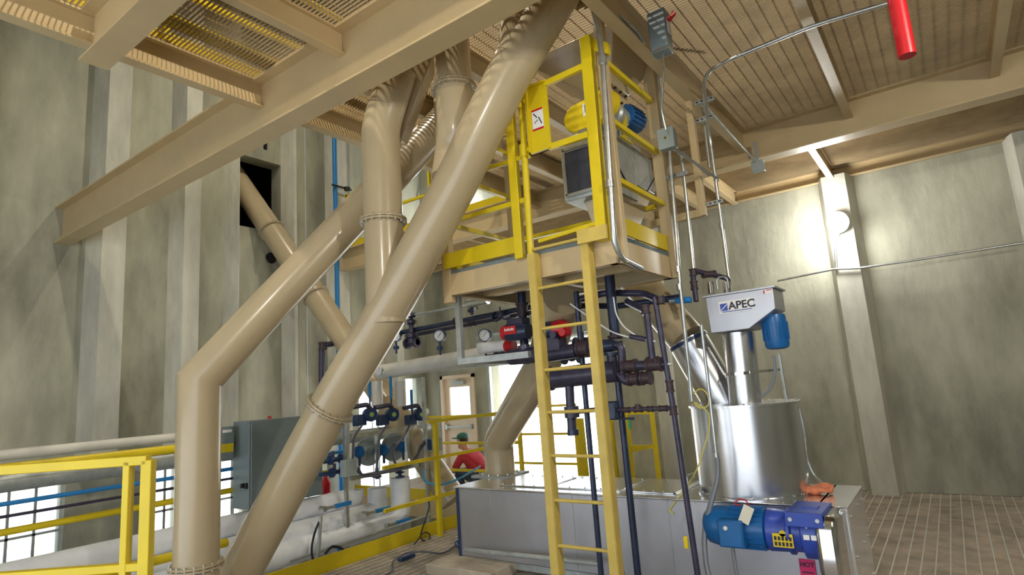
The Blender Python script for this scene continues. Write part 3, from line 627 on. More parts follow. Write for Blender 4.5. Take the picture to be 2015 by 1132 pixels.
conduit('second galvanised tube hanging from the clamp under the deep beam', [at(1380, 210, y=5.5), at(1384, 225, y=5.5), at(1396, 330, y=5.5)], .014, bend=.03)
conduit('bright conduit running back along the deep beam to the small box on the rear beam', [at(1385, 205, y=5.3), at(1490, 322, y=6.95)], .014)
conduit('bright tube sloping from the junction box towards the hanging frame', [at(1334, 298, y=4.7), at(1412, 352, y=5.4)], .014)
conduit('lower bright tube parallel to the one by the junction box', [at(1342, 300, y=4.75), at(1395, 345, y=5.25)], .012)
bxp = at(1492, 328, y=6.93); jb3 = thing('junction_box', 'small grey box hanging on a slotted strap from the rear beam', 'junction box', bxp-V((0, 0, .07)))
obj('box_body', MB().cbox(bxp, (.13, .1, .12)), 'greyl', jb3, bevel=.006); obj('strap', MB().cbox(bxp+V((0, .0, .17)), (.04, .01, .26)), 'galvflat', jb3)
for a, b, l in ((at(1368, 205, y=5.3), at(1405, 192, y=5.3), 'upper short strut clamp bar across the conduits under the deep beam'), (at(1370, 240, y=5.35), at(1404, 228, y=5.35), 'second short strut clamp bar just below the upper one'), (at(1385, 405, y=5.4), at(1422, 395, y=5.4), 'slotted strut bar at the foot of the hanging frame'), (at(1312, 350, y=4.7), at(1350, 340, y=4.9), 'slotted strut bar below the grey junction box')):
    t = thing('strut_bar', l, 'strut', V(a)-V((0, 0, .02))); obj('strut', MB().bar(a, b, .035, .035), 'galvflat', t)
    mb = MB()
    for k in range(4): p = V(a)+(V(b)-V(a))*(k+.5)/4; mb.box(p-V((.012, .019, .006)), p+V((.012, -.016, .006)))
    obj('slots', mb, 'black', t)
hk = thing('hanger_frame', 'cream hook shaped steel hanger under the deck right of the platform', 'hanger', at(1384, 430, y=5.3))
hx = at(1358, 180, y=5.3); hb = at(1384, 425, y=5.3)
obj('upright', MB().bar((hb.x, 5.3, hb.z), (hb.x, 5.3, 4.45), .06, .07, (0, 1, 0)), 'beam', hk, bevel=.004)
obj('foot_bar', MB().bar((hb.x, 5.3, hb.z+.03), (hb.x-.55, 5.3, hb.z+.03), .06, .07), 'beam', hk, bevel=.004)
# wall floodlight
lpz = at(1648, 437, y=9.1)
lt = thing('wall_floodlight', 'round floodlight shining white on a bent bracket on the right concrete wall', 'lamp', at(1645, 530, y=9.2))
obj('lamp_head', MB().lathe(lpz+V((0, .02, 0)), (-.35, -1, -.25), [(-.09, .06), (-.06, .13), (0, .15)], 28), 'greyl', lt)
obj('lens', MB().lathe(lpz+V((0, .02, 0)), (-.35, -1, -.25), [(.0, .14), (.02, .12), (.035, .05)], 28), 'bulb', lt)
obj('bracket', MB().tube([lpz+V((0, .06, -.1)), at(1643, 478, y=9.22), at(1646, 530, y=9.22)], .022, 12, bend=.05), 'galv', lt)
lamp(lpz+V((-.06, -.2, -.04)), 70, .16, (1, .98, .95), (-.35, -1, -.25), 'POINT')
conduit('thin bright conduit running along the right concrete wall below the floodlight', [at(1530, 553, y=9.2), at(1640, 530, y=9.2), at(1690, 528, y=9.2), at(1800, 512, y=9.2), at(2015, 478, y=9.2)], .016, bend=.04)
rp = at(1772, 40, d=3.0); tag(obj('red_pipe', MB().cyl(V((rp.x, rp.y, 3.0+.2)), V((rp.x, rp.y, 4.49)), .04, 24), 'red'), 'red vertical pipe dropping from the deck at the far right', 'pipe')

# ================================================================== DARK PIPEWORK under the platform
def run(label, pts, r, m='pipe', bend=.0, fits=(), name='pipe', mf='rust', cat='pipe'):
    zmin = min(V(p).z for p in pts); t = thing(name, label, cat, (V(pts[0]).x, V(pts[0]).y, zmin))
    obj('tube', MB().tube(pts, r, 18, bend=bend), m, t)
    for p, ax, k in fits:
        ax = V(ax).normalized(); p = V(p); h = r*1.3*k
        obj('fitting', MB().lathe(p-ax*h, ax, [(0, r*1.15), (0, r*1.5), (h*.35, r*1.5), (h*.4, r*1.28), (h*1.6, r*1.28), (h*1.65, r*1.5), (h*2, r*1.5), (h*2, r*1.15)], 18), mf, t)
    return t
X = (1, 0, 0); Yv = (0, 1, 0)
q = lambda px, py, y=4.2: at(px, py, y=y)
run('long black pipe carried across under the platform from the gauges to the blue valve', [q(762, 660, 4.75), q(1060, 602, 4.75), q(1213, 603, 4.75), q(1340, 585, 4.75)], .028, 'pipeb', fits=((q(900, 632, 4.75), X, 1), (q(1130, 600, 4.75), X, 1), (q(1300, 591, 4.75), X, 1)))
run('second black pipe just below and behind the long one', [q(800, 662, 5.0), q(1010, 622, 5.0), q(1100, 606, 5.0)], .024, 'pipe', fits=((q(930, 636, 5.0), X, 1.3),))
_tc = run('thin conduit above the long black pipe, reaching the braided connector', [q(800, 622, 5.1), q(1000, 588, 5.1)], .014, 'galvflat', fits=((q(812, 619, 5.1), X, 2),)); _p = q(905, 604, 5.1); obj('stand_off', MB().bar(_p, V((_p.x, 5.0, q(905, 641, 5.0).z)), .012, .012), 'galvflat', _tc)
run('black pipe sloping up behind the ladder to the right elbow', [q(1060, 610, 4.4), q(1190, 577, 4.4), q(1268, 578, 4.4), q(1295, 590, 4.3)], .028, 'pipe', bend=.06)
_dp = run('dark vertical drop pipe with a brown union, furthest right, ending at a yellow tag', [V((q(1290, 600).x, 4.2, q(1290, 585).z)), V((q(1325, 805).x, 4.2, q(1325, 805).z)), V((q(1330, 805).x+.02, 4.2, .38)), V((q(1330, 805).x+.03, 4.2, .05))], .021, 'pipe', fits=((q(1318, 760), Z, 1.6), (q(1325, 808), Z, 1.2), (q(1300, 590), Z, 1)))
obj('yellow_tag', MB().cbox(q(1350, 1068, 4.17), (.03, .02, .08)), 'yellow', _dp, 'yellow tag', bevel=.004)
run('large blue black pipe passing through the platform floor between ladder and drop pipe', [V((-2.12, 4.3, 2.6)), V((-2.12, 4.3, 1.95))], .042, 'pipeb', fits=((V((-2.12, 4.3, 2.0)), Z, 1),))
run('speckled blue vertical pipe continuing to the floor in front of the mixer', [V((-2.11, 4.25, 1.75)), V((-2.1, 4.25, .02))], .026, 'pipeb')
run('narrow dark vertical pipe seen between the ladder rails', [V((-2.41, 4.25, 2.45)), V((-2.41, 4.25, .02))], .022, 'pipeb', fits=((V((-2.41, 4.25, 1.95)), Z, 1),))
conduit('bright vertical conduit beside the narrow dark pipe behind the ladder', [V((-2.3, 4.3, 2.45)), V((-2.3, 4.3, .5)), V((-2.22, 4.3, .1))], .017, 'hose', bend=.1)
run('thin dark vertical pipe close to the right ladder rail', [V((-2.2, 4.45, 1.75)), V((-2.2, 4.45, .78))], .016, 'pipe')
# branch at the right
run('black branch pipe with brown tee ending in a small brass plug', [q(1180, 602, 4.4)+V((.25, 0, 0)), q(1272, 612), q(1285, 715)], .026, 'pipe', bend=.03, fits=((q(1270, 609), Z, 1), (q(1285, 712), X, 1.3)))
run('horizontal black pipe with brown tee, middle of the right pipework', [q(1225, 722), q(1305, 717)], .036, 'pipe', fits=((q(1240, 721), X, 1.2), (q(1288, 718), X, 1.3)))
run('brass nipple and drain joining the brown tee to the drop pipe', [q(1300, 718), q(1322, 716)], .012, 'rod')
run('black pipe bending down from the elbow to the large valve body', [q(1180, 680), q(1222, 678), q(1226, 735)], .032, 'pipe', bend=.05, fits=((q(1195, 680), X, 1),))
run('pipe elbow chain pointing right beneath the brown tee', [q(1215, 735), q(1235, 752), q(1252, 745), q(1280, 743)], .036, 'pipe', bend=.03, fits=((q(1248, 746), X, .9), (q(1272, 744), X, .8)))
st = thing('strainer_vessel', 'large dark strainer vessel lying horizontally behind the ladder', 'vessel', q(1160, 742))
obj('vessel_shell', MB().tube([q(1085, 745), q(1215, 730)], .085, 28), 'pipe', st)
obj('end_cap', MB().lathe(q(1085, 745), (q(1085, 745)-q(1215, 730)), [(0, .1), (.03, .1), (.03, .07), (.06, .05)], 24), 'pipeb', st)
obj('top_neck', MB().cyl(q(1206, 725), q(1203, 695), .04), 'pipe', st); obj('neck_flange', MB().cyl(q(1204, 700), q(1203.6, 694), .06), 'pipeb', st)
run('black horizontal header behind the ladder above the strainer vessel', [q(1130, 688), q(1210, 679)], .05, 'pipeb', fits=((q(1150, 686), X, .8),))
yv = thing('y_strainer', 'dark Y strainer hanging below the vessel behind the ladder', 'strainer', q(1127, 855))
obj('body', MB().tube([q(1120, 750), q(1122, 790), q(1126, 850)], .036, 20), 'pipe', yv); obj('body_flange', MB().cyl(q(1124, 800), q(1126, 822), .06), 'pipe', yv); obj('branch', MB().tube([q(1126, 812), q(1175, 806)], .02, 14), 'pipe', yv); obj('drain_cap', MB().cyl(q(1127, 845), q(1128, 857), .045), 'pipeb', yv)
ac = thing('valve_actuator', 'black square valve actuator on the speckled pipe with a green handle', 'actuator', q(1205, 825))
obj('actuator_box', MB().cbox(q(1204, 808), (.11, .1, .14)), 'pipeb', ac, bevel=.012)
obj('stem', MB().cyl(q(1215, 824), q(1248, 824), .01, 10), 'pipe', ac); obj('handle', MB().bar(q(1238, 826), q(1240, 845), .012, .02), mat('green_handle', (.02, .25, .08), .5), ac, 'green handle')
run('horizontal dark pipe with brown valve joining the actuator to the drop pipe', [q(1215, 807), q(1325, 803)], .016, 'pipe', fits=((q(1232, 807), X, 1.4), (q(1256, 806), X, 1.6), (q(1305, 804), X, 1.6), (q(1280, 805), X, 1.1)))
obj_ = tag(obj('valve_bonnet', MB().cyl(q(1256, 806), q(1255, 796), .022), 'rust'), 'brown gate valve bonnet on the horizontal dark pipe', 'valve')
# blue valve with elbows by the feeder head
run('dark pipe rising beside the feeder head then sloping down to its inlet', [at(1370, 593, y=4.8), at(1362, 532, y=4.85), at(1432, 548, y=5.1), at(1433, 565, y=5.1)], .022, 'pipe', bend=.02, fits=((at(1366, 562, y=4.83), Z, 1.3), (at(1364, 536, y=4.85), Z, 1), (at(1395, 540, y=4.97), (1, 1, 0), 2)))
run('galvanised union left of the blue ball valve', [q(1318, 592, 4.75), q(1335, 588, 4.75)], .024, 'galvflat')
run('bright blue ball valve in the pipe left of the feeder head', [q(1330, 592, 4.7), q(1360, 590, 4.7)], .026, 'bluep', name='ball_valve', cat='valve', fits=())
conduit('bright sloping lit pipe behind the drop pipes', [at(1212, 592, d=5.8), at(1325, 700, d=5.3)], .011, 'chrome') if False else None
# red actuators
ra = thing('valve_actuator', 'dark valve actuator with red end and red label, left of the ladder', 'actuator', q(1015, 690))
obj('red_cylinder', MB().lathe(q(990, 656), q(1050, 650)-q(990, 656), [(0, .04), (.01, .065), (.04, .075), (.06, .075)], 28), 'red', ra, 'red end cap')
obj('dark_cylinder', MB().lathe(q(990, 656), q(1050, 650)-q(990, 656), [(.06, .078), (.25, .078), (.28, .065)], 28), 'pipeb', ra)
obj('mounting_body', MB().cbox(q(1018, 648)+V((0, .02, 0)), (.17, .13, .19)), 'pipe', ra, bevel=.01)
cc = q(1014, 651)+V((0, -.084, 0)); rl = obj('red_label', MB().box(cc-V((.065, .002, .035)), cc+V((.065, .004, .035))), 'red', ra, 'red label with small white print')
mb = MB()
for k in range(8): mb.box(cc+V((-.055+k*.013, -.004, -.004)), cc+V((-.047+k*.013, -.002, .014 if k % 3 else .02)))
obj('label_print', mb, 'textw', rl)
obj('valve_neck', MB().cyl(q(1030, 680), q(1035, 705), .05), 'pipe', ra); obj('lower_flange', MB().tube([q(1005, 703), q(1060, 698)], .07, 20), 'pipe', ra)
ra2 = thing('valve_actuator', 'dark valve actuator with a red end seen between the ladder rails', 'actuator', q(1090, 690))
obj('red_cylinder', MB().lathe(q(1068, 652), q(1122, 645)-q(1068, 652), [(0, .05), (.01, .075), (.13, .075)], 28), 'pipeb', ra2)
obj('red_end', MB().lathe(q(1068, 652), q(1122, 645)-q(1068, 652), [(.13, .078), (.21, .078), (.24, .06)], 28), 'red', ra2, 'red end of actuator')
obj('mounting_body', MB().cbox(q(1092, 678), (.16, .13, .12)), 'pipe', ra2, bevel=.01)
obj('valve_flange', MB().tube([q(1068, 700), q(1135, 690)], .06, 20), 'pipe', ra2)
for px, py in ((1100, 660), (1118, 655)): obj('side_cap', MB().cyl(q(px, py), q(px, py)+V((0, -.1, 0)), .03), 'pipe' if px < 1110 else 'red', ra2)
run('white insulated stub with a red striped end left of the red actuator', [q(945, 686, 4.5), q(1000, 680, 4.5)], .055, 'insul')
tag(obj('wrapped_end', MB().tube([q(996, 682, 4.45), q(1012, 680, 4.45)], .05, 20), 'red'), 'red wrapped pipe end next to the white insulated stub', 'pipe end')
run('black pipe line under the red actuators, ahead of the support frame', [q(962, 706, 4.5), q(1140, 690, 4.4)], .04, 'pipe', fits=((q(985, 704, 4.5), X, 1), (q(1125, 691, 4.4), X, 1)))
run('vertical black pipe rising beside the left ladder rail into the platform', [q(1033, 700, 4.45), q(1026, 575, 4.45)], .04, 'pipeb', fits=((q(1028, 610, 4.45), Z, 1.2), (q(1030, 648, 4.45), Z, 1)))
run('black pipe from the red actuators bending up behind the ladder', [q(1050, 640, 4.6), q(1100, 630, 4.6), q(1120, 610, 4.6), q(1145, 604, 4.6)], .02, 'pipe', bend=.05)
for i, (px, py, l) in enumerate(((1062, 625, 'tangle of small black fittings behind the left ladder rail'), (1110, 622, 'small black valve with a lever beneath the platform floor'))):
    t = thing('small_valve', l, 'valve', q(px, py, 4.5)); p = q(px, py, 4.5)
    obj('body', MB().cyl(p-V((.06, 0, 0)), p+V((.06, 0, 0)), .03).cyl(p, p+V((0, 0, .08)), .02), 'pipe', t); obj('lever', MB().bar(p+V((0, 0, .08)), p+V((.1, -.03, .09)), .015, .008), 'galv', t)
# flanged valves and wires crowding the space behind the ladder
def flanged_valve(px, py, label, sc=1.0, y=4.45):
    p = q(px, py, y); t = thing('flanged_valve', label, 'valve', p-V((0, 0, .09*sc)))
    obj('body', MB().ball(p, .055*sc, 16).cyl(p-V((.1*sc, 0, 0)), p+V((.1*sc, 0, 0)), .035*sc), 'pipe', t)
    for s_ in (-1, 1): obj('flange', MB().cyl(p+V((s_*.085*sc, 0, 0)), p+V((s_*.105*sc, 0, 0)), .08*sc, 22), 'pipeb', t)
    obj('stem', MB().cyl(p, p+V((0, 0, .13*sc)), .014*sc, 10).cyl(p+V((0, 0, .04*sc)), p+V((0, 0, .065*sc)), .045*sc), 'pipe', t)
    obj('lever', MB().bar(p+V((0, 0, .13*sc)), p+V((.13*sc, -.04, .14*sc)), .018*sc, .008), 'galv', t)
flanged_valve(1080, 618, 'dark flanged valve highest behind the left ladder rail, under the platform', .8, 4.6)
flanged_valve(1052, 700, 'dark flanged valve just left of the ladder below the red labelled actuator', .9)
flanged_valve(1148, 676, 'dark flanged valve hard against the right ladder rail', .75)
flanged_valve(985, 622, 'dark flanged valve on the long black pipe above the red labelled actuator', .7, 4.72)
flanged_valve(1125, 702, 'dark flanged valve low between the ladder rails over the strainer vessel', .8)
cable('thin white wire sagging right from behind the ladder to the black fitting', [q(1122, 598), q(1160, 625), q(1205, 655), q(1238, 664)], .006, 'insul', 'wire')
cable('thin white wire curving down from the platform beside the large vertical pipe', [q(1207, 585), q(1212, 620), q(1228, 645), q(1262, 668), q(1290, 672)], .006, 'insul', 'wire')
t = thing('sensor_probe', 'slim black sensor joined to a thin rod beside the branch pipe', 'sensor', q(1258, 666)); obj('probe_body', MB().cyl(q(1240, 662), q(1270, 668), .02), 'pipe', t); obj('rod', MB().cyl(q(1180, 670), q(1285, 668), .007, 8), 'galv', t)
# pressure gauges
def gauge(px, py, label, y=4.55, drop=.1):
    p = at(px, py, y=y); t = thing('pressure_gauge', label, 'gauge', p-V((0, 0, .2))); n = V((.75, -1, -.12)).normalized(); n = V((.35, -1, -.1)).normalized()
    obj('case', MB().lathe(p-n*-.0, n, [(-.05, .03), (-.045, .06), (0, .064), (.012, .064), (.012, .055)], 28), 'navy', t)
    d = obj('dial', MB().lathe(p, n, [(.008, .054), (.0145, .054)], 28), 'dial', t)
    _, u, wv = frame(n); mb = MB().bar(p+n*.017-V((.03, 0, .03)), p+n*.017+V((.028, 0, .03)), .003, .004, n)
    for k in range(9):
        a = math.radians(-45+k*33.75); dv = V((math.cos(a), 0, math.sin(a))); dv = (dv-n*dv.dot(n)).normalized(); mb.bar(p+n*.016+dv*.042, p+n*.016+dv*.05, .002, .004, n)
    obj('needle_and_ticks', mb, 'text', d)
    obj('siphon_valve', MB().cyl(p-V((0, 0, .06)), p-V((0, 0, .2)), .012, 10).cyl(p-V((.0, 0, .11)), p-V((0, 0, .15)), .03, 16).bar(p-V((.04, 0, .13)), p-V((-.04, 0, .13)), .02, .02), 'navy', t)
    return t
gauge(779, 662, 'pressure gauge partly hidden behind the long diagonal duct', 4.68)
gauge(865, 661, 'round pressure gauge in the middle of the gauge row')
gauge(954, 660, 'round pressure gauge nearest to the red actuator')
tg = at(747, 731, y=5.3); t = thing('thermometer_dial', 'small round dial on the left end of the cream jacketed header', 'gauge', tg-V((0, 0, .06)))
obj('case', MB().lathe(tg, (.2, -1, -.1), [(-.03, .05), (0, .055), (.006, .05)], 24), 'galv', t); obj('dial', MB().lathe(tg, (.2, -1, -.1), [(.006, .046), (.012, .046)], 24), 'dial', t)
# control valve left of the gauges
cv = thing('control_valve', 'black flanged control valve hanging between the left gauges', 'valve', at(811, 683, y=4.7))
vx = at(811, 675, y=4.7); ht = at(811, 612, y=4.7).z - vx.z
obj('body_flanges', MB().cyl(vx-V((.09, 0, 0)), vx-V((.06, 0, 0)), .06).cyl(vx+V((.06, 0, 0)), vx+V((.09, 0, 0)), .06).cyl(vx-V((.09, 0, 0)), vx+V((.09, 0, 0)), .035), 'pipe', cv)
obj('bonnet', MB().lathe(vx, (0, 0, 1), [(0, .05), (.05, .05), (.06, .07), (.1, .07), (.12, .03), (.2, .03), (.22, .06), (.25, .06), (.27, .02), (ht, .02)], 20), 'pipe', cv)
obj('hand_wheel', MB().lathe(vx+V((0, 0, ht*.78)), (0, 0, 1), [(0, .05), (.015, .065), (.03, .05)], 20), 'pipeb', cv)
t = thing('small_valve', 'little black valve on top of the long pipe just left of the strut post', 'valve', at(929, 622, y=4.75)); p = at(929, 620, y=4.75)
obj('body', MB().cyl(p, p+V((0, 0, .14)), .018).cyl(p+V((-.04, 0, .05)), p+V((.04, 0, .05)), .022), 'pipe', t); obj('lever', MB().tube([p+V((0, 0, .1)), p+V((.06, 0, .1)), p+V((.08, 0, .05))], .006, 8), 'pipe', t)
# support frame
sf = thing('pipe_support_frame', 'grey strut frame hanging from the platform corner under the pipes', 'frame', (-3.3, 3.78, 1.95))
zb = at(908, 712, y=3.78).z
obj('vertical_strut', MB().bar((-3.3, 3.78, zb), (-3.3, 3.78, 2.5), .05, .04, (0, 1, 0)), 'galvflat', sf)
obj('horizontal_angle', MB().bar((-3.32, 3.78, zb), (-2.6, 3.78, zb), .045, .05), 'galvflat', sf); obj('horizontal_angle', MB().bar((-3.3, 3.78, zb), (-3.3, 4.7, zb), .045, .05), 'galvflat', sf); obj('horizontal_angle', MB().bar((-3.32, 4.7, zb), (-2.4, 4.7, zb), .045, .05), 'galvflat', sf)
# wire cable tray
tr = thing('cable_tray', 'open mesh cable tray running behind the cream header', 'tray', at(900, 715, y=6.2)); mb = MB(); a = at(770, 742, y=6.3); b = at(1060, 705, y=6.3)
b.z = a.z = (a.z+b.z)/2
for k in range(5): mb.bar(a+V((0, k*.07, 0)), b+V((0, k*.07, 0)), .008, .008)
n = int((b-a).length/.1)
for k in range(n+1): p = a+(b-a)*k/n; mb.bar(p, p+V((0, .28, 0)), .008, .008)
for s_ in (0, .28): mb.bar(a+V((0, s_, .04)), b+V((0, s_, .04)), .008, .04)
obj('wire_mesh', mb, 'galvflat', tr)
t = thing('flex_connector', 'braided metal connector under the platform above the gauges', 'connector', at(940, 598, y=4.9)); obj('braid', MB().tube([at(922, 598, y=4.7), at(960, 590, y=4.7)], .045, 18), 'galv', t); obj('hanger_rod', MB().cyl(at(940, 598, y=4.7), V((at(940, 598, y=4.7).x, 4.7, 2.62)), .008, 8), 'galv', t)

# ================================================================== LEFT VOID: insulated pipes, panel, valve manifold
hdz = at(760, 733, y=5.6).z
run('cream jacketed header pipe above the three valve risers', [at(748, 733, y=5.6), at(1005, 690, y=5.6)], .10, 'insulc', fits=(), cat='pipe')
for i, (px, l) in enumerate(((742, 'cream pipe dropping from the left end of the jacketed header'), (787, 'cream pipe dropping second from the left end of the jacketed header'))):
    p = at(px, 750, y=5.7); run(l, [p, V((p.x, p.y, at(px, 800, y=5.7).z))], .075, 'insulc')
xw = -6.5
def yrun(label, px, py, r, m, x=xw, y1=None, y0=-.5, bend=0, extra=()):
    p = at(px, py, x=x); y1 = p.y if y1 is None else y1
    return run(label, [V((x, y0, p.z)), V((x, y1, p.z))]+list(extra), r, m, bend=bend)
yrun('large tan pipe running along the left wall, topmost of the stack', 300, 866, .05, 'insulc', x=-6.9, y1=7)
yrun('yellow gas pipe just below the topmost tan pipe', 300, 889, .045, 'yellowd', x=-6.6, y1=4.6)
yrun('large grey steel pipe under the yellow gas pipe, behind the enclosure', 300, 912, .085, 'galvflat', x=-6.9, y1=7)
yrun('slim blue line under the grey steel pipe', 300, 947, .02, 'bluep', x=-6.6, y1=5.2)
yrun('thin black line between the blue line and the lower yellow pipe', 300, 968, .014, 'pipe', x=-6.6, y1=5.2)
yrun('lower yellow pipe behind the standing duct', 300, 994, .03, 'yellowd', x=-6.6, y1=5.0)
yrun('yellow pipe between the white insulated pipes', 560, 1047, .045, 'yellowd', x=-6.15, y1=5.0)
yrun('lowest yellow pipe at the bottom left by the railing', 320, 1100, .04, 'yellowd', x=-5.75, y1=3.1)
# insulated pipes turning up into risers
for i, (px, pyt, ppx, ppy, xx, l) in enumerate(((697, 965, 600, 1003, -6.3, 'upper white insulated pipe turning up into the left riser'), (742, 960, 620, 1040, -6.15, 'middle white insulated pipe turning up into the centre riser'), (787, 940, 640, 1068, -6.0, 'lower white insulated pipe turning up into the right riser'))):
    a = at(ppx, ppy, x=xx); topp = at(px, pyt, x=xx)
    run(l, [V((xx, -.5, a.z+.02)), V((xx, topp.y, a.z)), topp], .125 if i else .12, 'insul', bend=.22, cat='insulated pipe')
for (px, py, l) in ((662, 996, 'blue lever handle on the upper insulated pipe'), (742, 1006, 'blue lever handle on the middle insulated pipe'), (783, 1029, 'blue lever handle on the lower insulated pipe')):
    p = at(px, py, x=-5.85); t = thing('lever_valve', l, 'valve', p-V((0, .15, .03)))
    obj('blue_grip', MB().bar(p-V((0, .02, 0)), p+V((0, .2, 0)), .04, .045), 'bluep', t, bevel=.004); obj('stem', MB().bar(p-V((0, .17, 0)), p, .02, .03).cyl(p-V((.06, .17, 0)), p-V((-.03, .17, 0)), .03), 'galv', t)
# thin conduits crossing
run('thin grey conduit under the insulated pipes along the walkway edge', [at(570, 1105, x=-5.8), at(850, 1012, x=-5.8)], .014, 'galvflat', cat='conduit')
run('second thin grey conduit just above the walkway edge', [at(570, 1120, x=-5.85), at(830, 1035, x=-5.85)], .011, 'galvflat', cat='conduit')
# enclosure
ex0, ex1 = -6.55, -6.22; ey0 = at(490, 915, x=ex1).y; ey1 = at(634, 900, x=ex1).y; ez1 = at(489, 829, x=ex1).z; ez0 = at(489, 1005, x=ex1).z
en = thing('electrical_enclosure', 'large grey electrical enclosure hanging behind the diagonal duct', 'enclosure', ((ex0+ex1)/2, (ey0+ey1)/2, ez0))
obj('cabinet', MB().box((ex0, ey0, ez0), (ex1, ey1, ez1)), 'grey', en, bevel=.008); obj('door', MB().box((ex1, ey0+.015, ez0+.015), (ex1+.02, ey1-.015, ez1-.015)), 'grey', en, bevel=.006)
p = V((ex1+.021, ey0+(ey1-ey0)*.75, ez1-.06)); obj('small_label', MB().box(p, p+V((.002, .07, .03))), 'white', en)
obj('side_latch', MB().cyl((ex1-.1, ey0-.03, ez0+.25), (ex1-.1, ey0, ez0+.25), .025).box((ex1-.06, ey0-.02, ez0+.22), (ex1-.02, ey0, ez0+.28)), 'black', en)
obj('red_beacon', MB().cyl((ex0+.15, ey0+.35, ez1), (ex0+.15, ey0+.35, ez1+.03), .02), 'red', en)
e2 = at(450, 840, x=-6.4); e3 = at(450, 905, x=-6.4)
t = thing('control_box', 'small grey control box with a yellow sticker left of the large enclosure', 'control box', e3)
obj('box_body', MB().box((-6.54, e3.y-.14, e3.z), (-6.4, e3.y+.06, e2.z)), 'grey', t, bevel=.008)
obj('sticker', MB().box((-6.4, e3.y-.1, e3.z+.08), (-6.396, e3.y+.05, e3.z+.17)), 'yellow', t, 'yellow sticker'); obj('white_label', MB().box((-6.4, e3.y-.07, e2.z-.06), (-6.396, e3.y+.03, e2.z-.03)), 'white', t)
# manifold: three valve trains
for i, (px, l) in enumerate(((728, 'left'), (772, 'middle'), (826, 'right'))):
    c = at(px+2, 816, x=-6.1); a = at(px, 812, x=-6.1)
    t = thing('positioner_valve', l+'most of the three dark blue valve positioners on the manifold' if l != 'middle' else 'middle one of the three dark blue valve positioners on the manifold', 'valve', c-V((0, 0, .1)))
    obj('positioner_head', MB().lathe(c, (1, -.4, 0), [(-.12, .05), (-.1, .085), (0, .09), (.03, .07)], 24), 'navy', t)
    obj('indicator_window', MB().lathe(c, (1, -.4, 0), [(.03, .03), (.034, .03)], 16), mat('green_glass', (.35, .5, .15), .3), t)
    obj('elbow_inlet', MB().tube([c+V((0, -.32, .11)), c+V((0, -.05, .13)), c+V((0, 0, .05))], .03, 14, bend=.05), 'pipe', t)
    obj('lower_block', MB().cbox(c-V((.08, .12, .06)), (.1, .16, .14)), 'navy', t, bevel=.012)
    s_ = at((697, 742, 787)[i], 940, x=(-6.3, -6.15, -6.0)[i])
    o2 = thing('gate_valve', 'small dark gate valve on top of the '+('left', 'centre', 'right')[i]+' insulated riser', 'valve', s_)
    obj('body', MB().cyl(s_+V((0, 0, -.02)), s_+V((0, 0, .12)), .025).cyl(s_+V((0, 0, 0)), s_+V((0, 0, .02)), .06), 'navy', o2); obj('hand_wheel', MB().lathe(s_+V((0, 0, .055)), (0, 0, 1), [(0, .05), (.01, .065), (.02, .05)], 18), 'navy', o2)
    bb = at((707, 755, 793)[i], (890, 886, 880)[i], x=-6.2); o3 = thing('transmitter', 'round blue transmitter '+('lowest on the left cable loop', 'between the two grey discs', 'beside the orange labelled disc on the right')[i], 'transmitter', bb-V((0, 0, .06)))
    obj('housing', MB().lathe(bb, (1, -.5, 0), [(-.1, .04), (-.08, .07), (0, .075), (.02, .06)], 24), 'bluem', o3); obj('stem', MB().cyl(bb-V((0, 0, .05)), bb-V((0, 0, .17)), .018), 'navy', o3)
for (px, py, l) in ((727, 888, 'large grey wheel shaped disc left on the manifold'), (775, 880, 'large grey wheel shaped disc right on the manifold')):
    c = at(px, py, x=-6.35); t = thing('diaphragm_disc', l, 'disc', c-V((0, 0, .25))); obj('disc', MB().lathe(c, (1, -.2, 0), [(-.03, .17), (-.02, .19), (0, .19), (.01, .05)], 36), 'greyl', t); obj('hub', MB().lathe(c, (1, -.2, 0), [(0, .05), (.04, .05), (.05, .02)], 16), 'grey', t)
# blue levers above the positioners and small fittings by the rack
for px, py, l in ((727, 762, 'left'), (769, 765, 'middle'), (810, 790, 'right')):
    p = at(px, py, x=-6.1); t = thing('lever_valve', 'upright blue lever above the %s dark blue positioner' % l, 'valve', p-V((0, 0, .2)))
    obj('blue_grip', MB().bar(p-V((0, 0, .12)), p+V((0, 0, .16)), .035, .02, (0, 1, 0)), 'bluep', t); obj('stem', MB().bar(p-V((0, 0, .26)), p-V((0, 0, .1)), .02, .012, (0, 1, 0)), 'navy', t)
for px, py, l in ((655, 905, 'dark blue pipe fitting beside the diagonal duct, upper of two'), (658, 930, 'dark blue pipe fitting beside the diagonal duct, lower of two')):
    p = at(px, py, x=-6.05); t = thing('pipe_fitting', l, 'fitting', p-V((0, 0, .06))); obj('body', MB().cyl(p-V((0, .2, 0)), p+V((0, .2, 0)), .025).cyl(p-V((0, .05, 0)), p-V((0, .02, 0)), .055).cyl(p+V((0, .1, 0)), p+V((0, .13, 0)), .055), 'navy', t); obj('stem', MB().cyl(p, p+V((0, 0, .1)), .02), 'pipe', t)
